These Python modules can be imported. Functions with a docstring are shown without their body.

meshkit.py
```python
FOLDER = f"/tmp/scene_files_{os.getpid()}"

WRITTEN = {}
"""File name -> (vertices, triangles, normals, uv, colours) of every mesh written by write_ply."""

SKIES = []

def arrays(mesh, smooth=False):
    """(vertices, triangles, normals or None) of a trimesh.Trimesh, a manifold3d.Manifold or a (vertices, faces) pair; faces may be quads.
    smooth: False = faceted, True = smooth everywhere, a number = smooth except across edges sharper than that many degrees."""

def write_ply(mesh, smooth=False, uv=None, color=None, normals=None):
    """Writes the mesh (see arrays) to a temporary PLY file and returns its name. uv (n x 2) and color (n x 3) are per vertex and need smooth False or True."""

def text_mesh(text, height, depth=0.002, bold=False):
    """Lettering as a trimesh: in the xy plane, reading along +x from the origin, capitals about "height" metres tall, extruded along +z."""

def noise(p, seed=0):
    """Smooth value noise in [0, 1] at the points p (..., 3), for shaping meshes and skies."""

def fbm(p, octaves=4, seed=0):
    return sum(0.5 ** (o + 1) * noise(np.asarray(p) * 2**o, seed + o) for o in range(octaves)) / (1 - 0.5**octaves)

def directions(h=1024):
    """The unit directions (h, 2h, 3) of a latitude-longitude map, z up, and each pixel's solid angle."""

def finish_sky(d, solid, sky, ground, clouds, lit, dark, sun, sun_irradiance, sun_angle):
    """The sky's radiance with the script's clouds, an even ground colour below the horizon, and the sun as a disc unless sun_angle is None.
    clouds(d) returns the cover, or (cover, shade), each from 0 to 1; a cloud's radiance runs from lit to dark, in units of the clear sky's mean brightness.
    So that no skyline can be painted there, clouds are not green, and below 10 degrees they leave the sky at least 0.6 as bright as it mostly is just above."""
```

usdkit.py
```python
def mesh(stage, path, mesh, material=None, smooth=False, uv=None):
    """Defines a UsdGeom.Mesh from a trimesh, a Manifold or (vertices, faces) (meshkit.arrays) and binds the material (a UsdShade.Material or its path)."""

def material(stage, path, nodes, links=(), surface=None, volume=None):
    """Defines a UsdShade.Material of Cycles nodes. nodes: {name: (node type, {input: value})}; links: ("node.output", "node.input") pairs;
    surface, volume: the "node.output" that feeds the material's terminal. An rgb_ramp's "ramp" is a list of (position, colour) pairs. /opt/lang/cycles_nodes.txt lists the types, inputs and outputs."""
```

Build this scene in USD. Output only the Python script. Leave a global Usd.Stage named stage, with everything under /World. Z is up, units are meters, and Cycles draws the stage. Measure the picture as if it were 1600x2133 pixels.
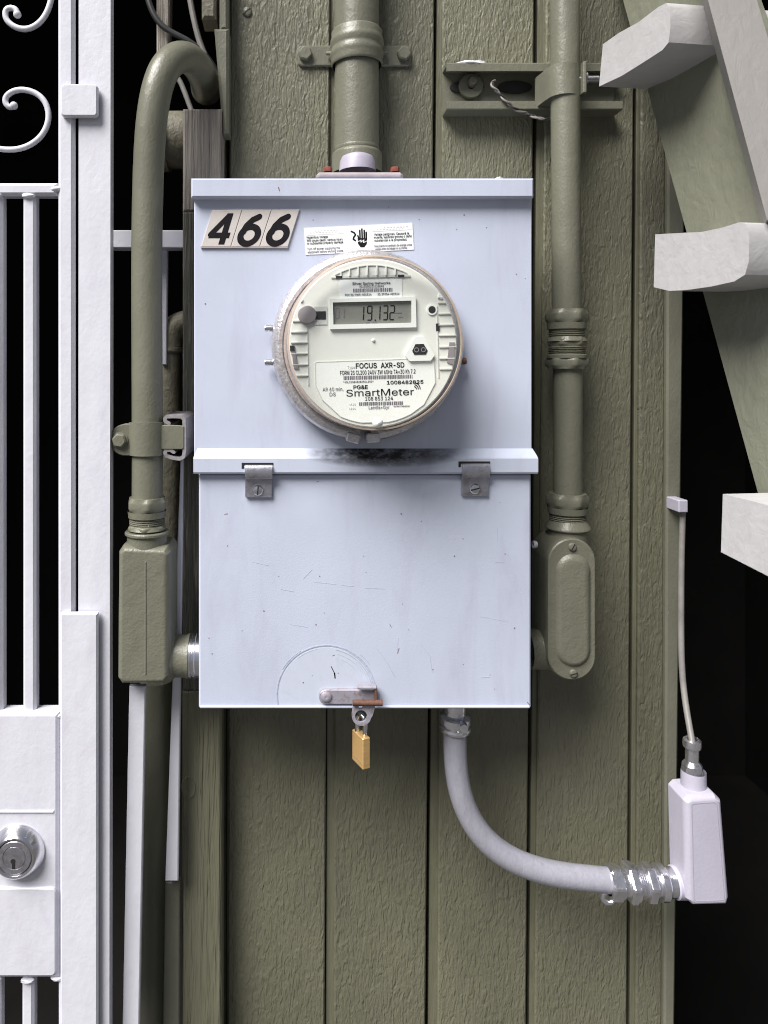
import math, random
import numpy as np, trimesh, shapely
from shapely import affinity
from shapely.geometry import Polygon, Point, LineString, MultiPolygon, box as sbox
from shapely.ops import unary_union
import usdkit, meshkit
from pxr import Usd, UsdGeom, UsdLux, UsdShade, Gf, Sdf

stage = Usd.Stage.CreateInMemory()
UsdGeom.SetStageUpAxis(stage, UsdGeom.Tokens.z)
UsdGeom.SetStageMetersPerUnit(stage, 1.0)
world = UsdGeom.Xform.Define(stage, '/World')
stage.SetDefaultPrim(world.GetPrim())
UsdGeom.Scope.Define(stage, '/World/Looks')
rng = random.Random(7)

# ---------------------------------------------------------------- camera, sky, sun, exposure
F, D0, ZC = 1500.0, 0.67, 1.45           # focal length in photo pixels, distance to the box front, lens height
VX, VY = 600.0, 770.0                    # where the wall's normal meets the picture
EXPOSURE = 2.3
SKY = 0.05
SUN_EL, SUN_AZ = math.radians(51), math.radians(180 + 45)   # azimuth measured from +y clockwise
SUN_I, SUN_ANGLE = 0.40, 36.0

cam = UsdGeom.Camera.Define(stage, '/World/camera')
cam.CreateHorizontalApertureAttr(36.0)
cam.CreateVerticalApertureAttr(48.0)
cam.CreateFocalLengthAttr(F / 1600 * 36)
cam.CreateHorizontalApertureOffsetAttr((800 - VX) / 1600 * 36)
cam.CreateVerticalApertureOffsetAttr(-(1066.5 - VY) / 1600 * 36)
cam.CreateClippingRangeAttr(Gf.Vec2f(0.02, 3000))
cam.CreateExposureAttr(EXPOSURE)
cam.CreateFStopAttr(11.0)
cam.CreateFocusDistanceAttr(0.655)
cam.AddTranslateOp().Set(Gf.Vec3d(0, -D0, ZC))
cam.AddRotateXOp().Set(90)

SUN_DIR = np.array([math.sin(SUN_AZ) * math.cos(SUN_EL), math.cos(SUN_AZ) * math.cos(SUN_EL), math.sin(SUN_EL)])
skym = usdkit.material(stage, '/World/Looks/sky_light', {
    'sky': ('sky_texture', dict(sky_type='single_scattering', sun_disc=False, sun_elevation=SUN_EL, sun_rotation=math.atan2(SUN_DIR[0], SUN_DIR[1]),
                                aerosol_density=3.0)),
    'tc': ('texture_coordinate', {}),
    'n': ('noise_texture', dict(scale=2.2, detail=5, roughness=0.6, distortion=0.4)),
    'r': ('rgb_ramp', dict(ramp=[(0.25, (0.8, 0.8, 0.8)), (0.6, (1, 1, 1))])),
    'mx': ('mix', dict(color2=(0.8, 0.84, 0.96))),
    'bg': ('background_shader', dict(strength=SKY))},
    [('tc.generated', 'n.vector'), ('n.fac', 'r.fac'), ('r.color', 'mx.fac'), ('sky.color', 'mx.color1'), ('mx.color', 'bg.color')], surface='bg.background')
dome = UsdLux.DomeLight.Define(stage, '/World/sky')
UsdShade.MaterialBindingAPI.Apply(dome.GetPrim()).Bind(skym)
dome.GetPrim().SetCustomDataByKey('kind', 'structure')
sun = UsdLux.DistantLight.Define(stage, '/World/sun')
sun.CreateNormalizeAttr(True)
sun.CreateIntensityAttr(SUN_I)
sun.CreateAngleAttr(SUN_ANGLE)
sun.CreateColorAttr(Gf.Vec3f(1.0, 0.965, 0.93))
zx = SUN_DIR / np.linalg.norm(SUN_DIR)
xx = np.cross([0, 0, 1.0], zx); xx /= np.linalg.norm(xx)
yx = np.cross(zx, xx)
m4 = Gf.Matrix4d(*xx, 0, *yx, 0, *zx, 0, 0, 0, 0, 1)
sun.AddTransformOp().Set(m4)

# ---------------------------------------------------------------- helpers
def S(y):
    return (D0 + y) / F
def P(px, py, y=0.0):
    s = S(y)
    return np.array([(px - VX) * s, y, ZC + (VY - py) * s])
def XZ(px, py, y=0.0):
    p = P(px, py, y)
    return (p[0], p[2])

_used = {}
def numbered(parent, name):
    k = (parent, name)
    n = _used.get(k, 0)
    _used[k] = n + 1
    return parent + '/' + (name if n == 0 else f'{name}_{n:03d}')
def tag(prim, label=None, cat=None, group=None, kind=None):
    for k, v in (('label', label), ('category', cat), ('group', group), ('kind', kind)):
        if v:
            prim.SetCustomDataByKey(k, v)
    return prim
def thing(name, label, cat, group=None, kind=None):
    x = UsdGeom.Xform.Define(stage, numbered('/World', name))
    return tag(x.GetPrim(), label, cat, group, kind)
def obj(name, mesh, m, parent=None, smooth=32, label=None):
    path = numbered(str(parent.GetPath()) if parent else '/World', name)
    if isinstance(mesh, (list, tuple)):
        mesh = trimesh.util.concatenate(list(mesh))
    o = usdkit.mesh(stage, path, mesh, m, smooth=smooth).GetPrim()
    if label:
        o.SetCustomDataByKey('label', label)
    return o
def cat(*ms):
    return trimesh.util.concatenate([m for m in ms])
def hull(pts):
    return trimesh.convex.convex_hull(np.asarray(pts, float))
def cbox(x0, x1, y0, y1, z0, z1, b=0.001):
    b = min(b, abs(x1 - x0) / 2.2, abs(y1 - y0) / 2.2, abs(z1 - z0) / 2.2)
    pts = []
    for sx in (0, 1):
        for sy in (0, 1):
            for sz in (0, 1):
                c = [(x0, x1)[sx], (y0, y1)[sy], (z0, z1)[sz]]
                d = [b * (1 - 2 * sx), b * (1 - 2 * sy), b * (1 - 2 * sz)]
                for k in range(3):
                    q = [c[i] + (d[i] if i != k else 0) for i in range(3)]
                    pts.append(q)
    return hull(pts)
def pxbox(a, b, c, d, yf, yb, bev=0.001):
    """box whose front face, at depth yf, covers the photo rectangle (a,b)-(c,d)"""
    p, q = P(a, b, yf), P(c, d, yf)
    return cbox(min(p[0], q[0]), max(p[0], q[0]), yf, yb, min(p[2], q[2]), max(p[2], q[2]), bev)
def poly(pts, y=0.0, r=0.0):
    g = Polygon([XZ(a, b, y) for a, b in pts])
    if r:
        r *= S(y)
        g = g.buffer(-r, quad_segs=6).buffer(r, quad_segs=6)
    return g
def rect(a, b, c, d, y=0.0, r=0.0):
    return poly([(a, b), (c, b), (c, d), (a, d)], y, r)
RX = trimesh.transformations.rotation_matrix(math.pi / 2, [1, 0, 0])
def extr(g, yf, yb):
    out = []
    for h in getattr(g, 'geoms', [g]):
        if h.is_empty or h.area < 1e-12:
            continue
        m = trimesh.creation.extrude_polygon(h, yb - yf, engine='earcut')
        m.apply_transform(RX)
        m.apply_translation([0, yb, 0])
        out.append(m)
    return trimesh.util.concatenate(out)
def plate(g, yf, yb, bev=0.001):
    """a plate with convex outline g (world x,z) and a chamfered front edge"""
    inner = g.buffer(-bev, quad_segs=4)
    pts = [(x, yb, z) for x, z in g.exterior.coords] + [(x, yf + bev, z) for x, z in g.exterior.coords]
    pts += [(x, yf, z) for x, z in inner.exterior.coords]
    return hull(pts)
def pillow(g, yf, yb, r, n=6, depth=None):
    depth = r if depth is None else depth
    pts = [(x, yb, z) for x, z in g.exterior.coords]
    for k in range(n + 1):
        a = k / n * math.pi / 2
        h = g.buffer(-r * (1 - math.cos(a)) - 1e-6, quad_segs=5)
        pts += [(x, yf + depth * (1 - math.sin(a)), z) for x, z in h.exterior.coords]
    return hull(pts)
def stadium(cx, y0, y1, hw, y):
    s = S(y)
    a, b = XZ(cx, y0 + hw, y), XZ(cx, y1 - hw, y)
    return LineString([a, b]).buffer(hw * s, quad_segs=14)
def disc(px, py, r, y, q=10):
    return Point(*XZ(px, py, y)).buffer(r * S(y), quad_segs=q)
def tube(path, r, n=20, cap=True):
    path = np.asarray(path, float)
    rs = np.full(len(path), r) if np.ndim(r) == 0 else np.asarray(r, float)
    t = np.gradient(path, axis=0)
    t /= np.linalg.norm(t, axis=1, keepdims=True)
    u = np.cross(t[0], [0.123, 1, 0.05])
    if np.linalg.norm(u) < 0.1:
        u = np.cross(t[0], [1, 0, 0.1])
    u /= np.linalg.norm(u)
    V, a = [], np.linspace(0, 2 * math.pi, n, endpoint=False)
    for i in range(len(path)):
        u = u - t[i] * np.dot(u, t[i]); u /= np.linalg.norm(u)
        w = np.cross(t[i], u)
        V.append(path[i] + rs[i] * (np.cos(a)[:, None] * u + np.sin(a)[:, None] * w))
    V = np.vstack(V); fs = []
    for i in range(len(path) - 1):
        for j in range(n):
            p, q = i * n + j, i * n + (j + 1) % n
            fs += [[p, q, q + n], [p, q + n, p + n]]
    if cap:
        V = np.vstack([V, path[0], path[-1]]); c0, c1 = len(V) - 2, len(V) - 1
        L = (len(path) - 1) * n
        for j in range(n):
            fs += [[c0, (j + 1) % n, j], [c1, L + j, L + (j + 1) % n]]
    return trimesh.Trimesh(V, fs, process=False)
def spline(pts, n=40):
    from scipy.interpolate import CubicSpline, PchipInterpolator
    pts = np.asarray(pts, float)
    d = np.r_[0, np.cumsum(np.linalg.norm(np.diff(pts, axis=0), axis=1) ** 0.7)]
    return CubicSpline(d, pts)(np.linspace(0, d[-1], n))
def lathe(profile, centre, axis='z', n=40, mod=None, ang=(0, 2 * math.pi)):
    """profile: (radius, position along the axis) in metres; mod(k, theta) scales a row's radius"""
    full = abs(ang[1] - ang[0] - 2 * math.pi) < 1e-6
    a = np.linspace(ang[0], ang[1], n, endpoint=not full)
    rows = []
    for k, (r, t) in enumerate(profile):
        rr = np.full(n, float(r)) if mod is None else np.array([r * mod(k, x) for x in a])
        c, s_ = rr * np.cos(a), rr * np.sin(a)
        tt = np.full(n, float(t))
        rows.append({'z': np.stack([c, s_, tt], 1), 'y': np.stack([c, tt, -s_], 1) * [1, 1, -1], 'x': np.stack([tt, c, s_], 1)}[axis])
    V = np.vstack(rows) + np.asarray(centre, float)
    fs = []
    for i in range(len(profile) - 1):
        for j in range(n if full else n - 1):
            p, q = i * n + j, i * n + (j + 1) % n
            fs += [[p, q, q + n], [p, q + n, p + n]]
    m = trimesh.Trimesh(V, fs, process=False)
    m.fix_normals() if m.is_watertight else None
    return m
def hexmod(rows, turn=0.0):
    def f(k, th):
        if k not in rows:
            return 1.0
        x = (th + turn) % (math.pi / 3) - math.pi / 6
        return min(1.0, math.cos(math.pi / 6) / math.cos(x) * 1.03)
    return f
def nut(centre, r, t0, t1, axis='z', ch=0.22, n=60, turn=0.3):
    h = t1 - t0
    prof = [(0.001, t0), (r * 0.86, t0), (r * 0.97, t0 + h * ch), (r, t0 + h * (ch + .12)), (r, t1 - h * (ch + .12)), (r * 0.97, t1 - h * ch), (r * 0.86, t1), (0.001, t1)]
    return lathe(prof, centre, axis, n, hexmod({2, 3, 4, 5}, turn))
def text(s, x0, x1, base, cap, y, deg=0.0, bold=False, shear=0.0, depth=0.0003, align='fit'):
    """lettering on a vertical plane: from photo x0 to x1, baseline and capital height in photo pixels at depth y"""
    m = meshkit.text_mesh(s, cap * S(y), depth, bold)
    w = m.bounds[1][0] - m.bounds[0][0]
    m.apply_translation([-m.bounds[0][0], 0, 0])
    k = (x1 - x0) * S(y) / w
    m.apply_scale([k, 1, 1])
    if shear:
        sh = np.eye(4); sh[0, 1] = shear
        m.apply_transform(sh)
    m.apply_transform(trimesh.transformations.rotation_matrix(math.radians(deg), [0, 0, 1]))
    m.apply_transform(RX)
    p = P(x0, base, y)
    m.apply_translation([p[0], y, p[2]])
    return m
def rotg(g, deg, px, py, y):
    return affinity.rotate(g, deg, origin=XZ(px, py, y))
def bolt_head(px, py, y, r, h, hexa=True, turn=0.2):
    c = P(px, py, y); R = r * S(y)
    c0 = [c[0], 0, c[2]]
    prof = [(0.0002, y - h), (R * 0.8, y - h), (R, y - h * .75), (R, y), (R * 1.0, y + 0.002)]
    return lathe(prof[::-1], c0, 'y', 36, hexmod({1, 2, 3} if hexa else set(), turn))
def screw(px, py, y, r, h, slot_deg=70):
    c = P(px, py, y); R = r * S(y)
    prof = [(R, y + 0.001), (R, y - h * .4), (R * .8, y - h * .85), (R * .45, y - h), (0.0001, y - h)]
    head = lathe(prof, [c[0], 0, c[2]], 'y', 28)
    bar = cbox(-R * .86, R * .86, y - h * 1.06, y - h * .6, -R * .13, R * .13, 0.0001)
    bar.apply_transform(trimesh.transformations.rotation_matrix(math.radians(-slot_deg), [0, 1, 0]))
    bar.apply_translation([c[0], 0, c[2]])
    return head, bar

# ---------------------------------------------------------------- materials
def M(name, col, rough=0.5, metal=0.0, var=0.1, vscale=(25, 25, 25), bump=(), dirt=None, spec=0.5, coat=0.0, speck=None, patch=None, rand=0.0):
    """painted / metal / wood surface: tone varied by two noises, optional relief (scale vec, height m, detail, distortion), dirt (colour, amount, scale vec), specks"""
    n = {'g': ('geometry', {}), 'mv': ('mapping', dict(scale=vscale)), 'nv': ('noise_texture', dict(scale=1.0, detail=6, roughness=0.65)),
         'rv': ('rgb_ramp', dict(ramp=[(0.3, tuple(c * (1 - var) for c in col)), (0.7, tuple(min(c * (1 + var), .95) for c in col))])),
         'p': ('principled_bsdf', dict(roughness=rough, metallic=metal, specular_ior_level=spec, coat_weight=coat, coat_roughness=0.2))}
    l = [('g.position', 'mv.vector'), ('mv.vector', 'nv.vector'), ('nv.fac', 'rv.fac')]
    out = 'rv.color'
    if rand:
        n['oi'] = ('object_info', {}); n['mr'] = ('map_range', dict(from_min=0.0, from_max=1.0, to_min=1 - rand, to_max=1 + rand)); n['hv'] = ('hsv', {})
        l += [('oi.random', 'mr.value'), ('mr.result', 'hv.value'), (out, 'hv.color')]
        out = 'hv.color'
    if dirt:
        dc, amt, ds = dirt
        n['md'] = ('mapping', dict(scale=ds)); n['nd'] = ('noise_texture', dict(scale=1.0, detail=8, roughness=0.7, distortion=0.6))
        n['rd'] = ('rgb_ramp', dict(ramp=[(0.5, (0, 0, 0)), (0.72, (amt,) * 3)]))
        n['xd'] = ('mix', dict(color2=dc))
        l += [('g.position', 'md.vector'), ('md.vector', 'nd.vector'), ('nd.fac', 'rd.fac'), ('rd.color', 'xd.fac'), (out, 'xd.color1')]
        out = 'xd.color'
    if speck:
        sc_, ss, lim = speck
        n['ms'] = ('mapping', dict(scale=(ss, ss, ss))); n['ns'] = ('noise_texture', dict(scale=1.0, detail=2, roughness=0.5))
        n['rs'] = ('rgb_ramp', dict(ramp=[(lim, (0, 0, 0)), (lim + .02, (1, 1, 1))]))
        n['xs'] = ('mix', dict(color2=sc_))
        l += [('g.position', 'ms.vector'), ('ms.vector', 'ns.vector'), ('ns.fac', 'rs.fac'), ('rs.color', 'xs.fac'), (out, 'xs.color1')]
        out = 'xs.color'
    if patch:                                  # a stain plus painted shade, with a place of its own: (centre, radii, colour, amount)
        pc, pr, pcol, amt = patch
        n['mp'] = ('mapping', dict(location=tuple(-a / b for a, b in zip(pc, pr)), scale=tuple(1 / b for b in pr)))
        n['gp'] = ('gradient_texture', dict(gradient_type='spherical'))
        n['mpn'] = ('mapping', dict(scale=(90, 90, 160))); n['np'] = ('noise_texture', dict(scale=1.0, detail=6, roughness=0.7))
        n['rp'] = ('rgb_ramp', dict(ramp=[(0.3, (.45,) * 3), (0.55, (1, 1, 1))]))
        n['ap'] = ('rgb_ramp', dict(ramp=[(0.0, (0, 0, 0)), (0.22, (amt * .6,) * 3), (.6, (amt,) * 3)]))
        n['fp'] = ('mix', dict(mix_type='multiply', fac=1.0))
        n['xp'] = ('mix', dict(color2=pcol))
        l += [('g.position', 'mp.vector'), ('mp.vector', 'gp.vector'), ('gp.fac', 'ap.fac'), ('g.position', 'mpn.vector'), ('mpn.vector', 'np.vector'), ('np.fac', 'rp.fac'),
              ('ap.color', 'fp.color1'), ('rp.color', 'fp.color2'), ('fp.color', 'xp.fac'), (out, 'xp.color1')]
        out = 'xp.color'
    l.append((out, 'p.base_color'))
    prev = None
    for k, (sc, h, det, dis) in enumerate(bump):
        n[f'mb{k}'] = ('mapping', dict(scale=sc)); n[f'nb{k}'] = ('noise_texture', dict(scale=1.0, detail=det, roughness=0.55, distortion=dis))
        n[f'b{k}'] = ('bump', dict(strength=1.0, distance=h))
        l += [('g.position', f'mb{k}.vector'), (f'mb{k}.vector', f'nb{k}.vector'), (f'nb{k}.fac', f'b{k}.height')]
        if prev:
            l.append((prev, f'b{k}.normal'))
        prev = f'b{k}.normal'
    if prev:
        l.append((prev, 'p.normal'))
    return usdkit.material(stage, f'/World/Looks/{name}', n, l, surface='p.BSDF')

OLIVE = (0.130, 0.128, 0.086)
stain_shade_c = P(800, 944, -0.004)
mat = dict(
    siding=M('olive_siding_paint', OLIVE, 0.52, var=.18, vscale=(7, 7, 4), bump=[((225, 60, 62), 0.0021, 1.8, 1.1), ((480, 200, 190), 0.0006, 2, 0.5)], speck=((.42, .40, .34), 130, .82), rand=.09, dirt=((.10, .095, .075), .55, (30, 30, 5))),
    groove=M('olive_groove_paint', OLIVE, 0.45, var=.10, bump=[((260, 100, 30), 0.001, 2, .4)]),
    trimwood=M('olive_painted_board', (0.150, 0.148, 0.100), 0.45, var=.07, vscale=(60, 30, 6), bump=[((150, 60, 7), 0.0040, 2.2, 1.6), ((500, 200, 60), 0.0005, 2, 0.3)], dirt=((.14, .13, .10), .35, (150, 100, 6))),
    oldwood=M('weathered_board_top', (0.27, 0.245, 0.215), 0.8, var=.35, vscale=(260, 60, 8), bump=[((330, 60, 10), 0.004, 4, .8)], dirt=((.05, .04, .035), .8, (420, 100, 9))),
    shadewood=M('shade_toned_weathered_board', (0.09, 0.09, 0.07), 0.8, var=.35, vscale=(260, 60, 10), bump=[((330, 60, 12), 0.004, 4, .8)], dirt=((.34, .31, .28), .7, (420, 100, 22))),  # streaked weathered wood, with the shade beside the box put into its colour
    pipe=M('olive_pipe_paint', (0.146, 0.146, 0.110), 0.36, var=.07, vscale=(40, 40, 18), bump=[((500, 500, 350), 0.00035, 3, 0), ((60, 60, 40), 0.0008, 2, 0)], speck=((.55, .52, .5), 210, .80)),
    cast=M('olive_cast_paint', (0.146, 0.146, 0.110), 0.40, var=.07, vscale=(40, 40, 30), bump=[((420, 420, 420), 0.00038, 2, .2), ((70, 70, 60), 0.0008, 2, 0)], speck=((.5, .48, .46), 190, .80)),
    box=M('grey_box_enamel', (0.475, 0.515, 0.630), 0.38, var=.035, vscale=(14, 14, 8), bump=[((900, 900, 900), 0.00010, 2, 0), ((9, 9, 9), 0.0018, 1, 0)], dirt=((.36, .37, .47), .5, (26, 26, 5)), speck=((.16, .13, .13), 150, .815)),
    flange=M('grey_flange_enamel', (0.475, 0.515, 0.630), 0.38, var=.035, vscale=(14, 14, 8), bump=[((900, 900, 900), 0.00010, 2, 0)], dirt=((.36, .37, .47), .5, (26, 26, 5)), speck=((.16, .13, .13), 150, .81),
             patch=((stain_shade_c[0], stain_shade_c[1], stain_shade_c[2]), (0.078, 0.05, 0.0135), (.018, .015, .015), 1.0)),  # soot smudge, widened to paint in the soft shade under the meter
    boxscratch=M('worn_enamel_line', (0.385, 0.42, 0.51), 0.5, var=.2, vscale=(300, 300, 300)),
    boxscuff=M('bare_scuff', (0.22, 0.17, 0.19), 0.5, var=.3, vscale=(600, 600, 600)),
    bare=M('bare_polished_disc', (0.50, 0.54, 0.645), 0.32, var=.03, vscale=(60, 60, 60), dirt=((.40, .43, .5), .5, (60, 60, 60))),
    white=M('white_gate_paint', (0.60, 0.605, 0.665), 0.34, var=.035, vscale=(20, 20, 9), bump=[((190, 190, 150), 0.00022, 2, .3), ((26, 26, 9), 0.0015, 2, 0)], dirt=((.52, .50, .58), .55, (34, 34, 18)), speck=((.35, .28, .3), 120, .80)),
    stair=M('grey_stair_paint', (0.44, 0.435, 0.44), 0.5, var=.05, vscale=(20, 20, 20), bump=[((60, 80, 80), 0.0006, 3, .5)], dirt=((.33, .31, .29), .35, (25, 90, 90)), speck=((.2, .19, .18), 70, .80)),
    stringer=M('olive_stringer_paint', (0.185, 0.19, 0.145), 0.45, var=.06, vscale=(20, 20, 20), bump=[((90, 90, 60), 0.0012, 3, .4)]),
    slope=M('taupe_board_paint', (0.25, 0.24, 0.23), 0.5, var=.05, vscale=(20, 20, 20), bump=[((120, 120, 60), 0.0006, 4, .5)]),
    galv=M('dull_galvanised_steel', (0.27, 0.255, 0.265), 0.5, .2, var=.2, vscale=(150, 150, 150), bump=[((400, 400, 400), 0.0003, 3, 0)]),
    zinc=M('zinc_plate', (0.42, 0.42, 0.47), 0.34, 0.85, var=.2, vscale=(120, 120, 120), bump=[((300, 300, 300), 0.0003, 3, 0)], dirt=((.2, .15, .14), .6, (150, 150, 150))),
    bright=M('bright_steel', (0.72, 0.72, 0.76), 0.2, 1.0, var=.08, vscale=(80, 80, 80)),
    cast_zinc=M('cast_zinc_connector', (0.78, 0.78, 0.84), 0.22, 0.95, var=.15, vscale=(120, 120, 120), bump=[((200, 200, 200), 0.0004, 3, 0)]),
    rusty=M('rust_spotted_latch', (0.36, 0.35, 0.41), 0.5, 0.35, var=.12, vscale=(90, 90, 90), dirt=((.20, .10, .055), .9, (230, 230, 230))),
    rust=M('brown_rusty_steel', (0.13, 0.065, 0.045), 0.7, 0.2, var=.35, vscale=(300, 300, 300)),
    brass=M('brushed_brass', (0.62, 0.40, 0.17), 0.36, 0.45, var=.16, vscale=(60, 60, 1500), bump=[((60, 60, 1800), 0.00015, 2, 0)]),
    brassmark=M('worn_brass_mark', (0.80, 0.62, 0.38), 0.4, 0.8, var=.1),
    dark=M('black_hole', (0.012, 0.011, 0.012), 0.7, var=.1),
    ink=M('black_print', (0.012, 0.011, 0.013), 0.8, var=.2, vscale=(200, 200, 200), spec=.12),
    greyink=M('grey_print', (0.16, 0.14, 0.17), 0.6, var=.2),
    paleink=M('faded_print', (0.62, 0.60, 0.62), 0.6, var=.1),
    tile=M('cream_number_tile', (0.54, 0.505, 0.485), 0.42, var=.06, vscale=(60, 60, 60), dirt=((.40, .35, .32), .5, (60, 60, 60))),
    tileedge=M('pink_tile_edge', (0.42, 0.33, 0.32), 0.5, var=.1),
    paper=M('white_label', (0.80, 0.83, 0.83), 0.45, var=.03, vscale=(30, 30, 30)),
    face=M('ivory_meter_plate', (0.72, 0.73, 0.685), 0.5, var=.025, vscale=(50, 50, 50)),
    facelow=M('white_meter_plate', (0.80, 0.82, 0.79), 0.45, var=.02, vscale=(50, 50, 50)),
    faceshade=M('grey_meter_moulding', (0.58, 0.59, 0.57), 0.5, var=.04),
    base=M('meter_base_plastic', (0.55, 0.53, 0.54), 0.5, var=.08, vscale=(60, 60, 60)),
    lcd=M('lcd_glass', (0.20, 0.205, 0.18), 0.25, var=.05, vscale=(60, 60, 60)),
    knob=M('grey_plastic_button', (0.26, 0.235, 0.25), 0.4, var=.08),
    ring=M('worn_aluminium_ring', (0.60, 0.585, 0.61), 0.36, 0.7, var=.16, vscale=(200, 200, 200), bump=[((420, 420, 420), 0.0007, 3, 0)], dirt=((.26, .21, .2), .6, (190, 190, 150))),
    gasket=M('tan_gasket', (0.50, 0.39, 0.32), 0.6, var=.12, vscale=(60, 60, 60)),
    hub=M('lavender_hub', (0.36, 0.335, 0.41), 0.45, var=.08, vscale=(80, 80, 80)),
    hubplate=M('pinkish_hub_plate', (0.31, 0.275, 0.295), 0.55, var=.15, vscale=(80, 80, 80)),
    redbolt=M('rust_red_bolt', (0.19, 0.045, 0.028), 0.6, var=.3, vscale=(300, 300, 300)),
    flex=M('grey_flexible_conduit', (0.37, 0.37, 0.43), 0.20, .2, var=.08, vscale=(140, 140, 60), bump=[((500, 500, 260), 0.0003, 3, 0)], dirt=((.27, .26, .30), .5, (200, 200, 60))),
    pvc=M('pale_conduit_body', (0.43, 0.415, 0.50), 0.42, var=.04, vscale=(30, 30, 30), bump=[((300, 300, 300), 0.00015, 3, 0)]),
    black=M('black_cable_sheath', (0.03, 0.03, 0.032), 0.4, var=.2),
    cable=M('grey_cable_sheath', (0.22, 0.21, 0.2), 0.4, var=.2, vscale=(60, 60, 60)),
    copper=M('bare_wire', (0.24, 0.22, 0.2), 0.5, .4, var=.2),
    passage_dark=M('unlit_passage_tone', (0.006, 0.0055, 0.005), 0.9, var=.3, vscale=(6, 6, 6), spec=.2),  # near-black colour stands in for the unlit depth of the passages
    oldpipe=M('dirty_drain_paint', (0.15, 0.14, 0.105), 0.6, var=.22, vscale=(60, 60, 40), bump=[((160, 160, 120), 0.0018, 4, .3)], dirt=((.30, .26, .14), .5, (160, 160, 110))),
    concrete=M('street_concrete', (0.07, 0.067, 0.062), 0.9, var=.15, vscale=(3, 3, 3), bump=[((60, 60, 60), 0.002, 4, 0)]),
    asphalt=M('street_asphalt', (0.05, 0.05, 0.052), 0.9, var=.2, vscale=(2, 2, 2), bump=[((90, 90, 90), 0.003, 4, 0)]),
    chip=M('bird_lime', (0.72, 0.73, 0.74), 0.8, var=.15, vscale=(400, 400, 400)),
)
def glass(name, tint):
    return usdkit.material(stage, f'/World/Looks/{name}', {
        'w': ('layer_weight', dict(blend=0.5)), 'pw': ('math', dict(math_type='power', value2=3.0)), 'ma': ('math', dict(math_type='multiply_add', value2=0.45, value3=0.035)),
        't': ('transparent_bsdf', dict(color=tint)), 'g': ('glossy_bsdf', dict(color=(1, 1, 1), roughness=0.05)), 'm': ('mix_closure', {})},
        [('w.facing', 'pw.value1'), ('pw.value', 'ma.value1'), ('ma.value', 'm.fac'), ('t.BSDF', 'm.closure1'), ('g.BSDF', 'm.closure2')], surface='m.closure')
mat['glass'] = glass('meter_glass', (0.97, 0.98, 0.975))

# ---------------------------------------------------------------- ground, passages
WALL_Y = 0.115
def struct(name, mesh, m, label):
    return tag(obj(name, mesh, m, smooth=False), label, kind='structure')
g = trimesh.Trimesh([[-600, -600, -0.12], [600, -600, -0.12], [600, 600, -0.12], [-600, 600, -0.12]], [[0, 1, 2], [0, 2, 3]], process=False)
struct('ground', g, mat['asphalt'], 'dark asphalt ground of the street in front of the house')
struct('pavement', cbox(-8, 8, -2.6, 1.9, -0.115, 0.0, .01), mat['concrete'], 'grey concrete pavement along the front of the house')

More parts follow.
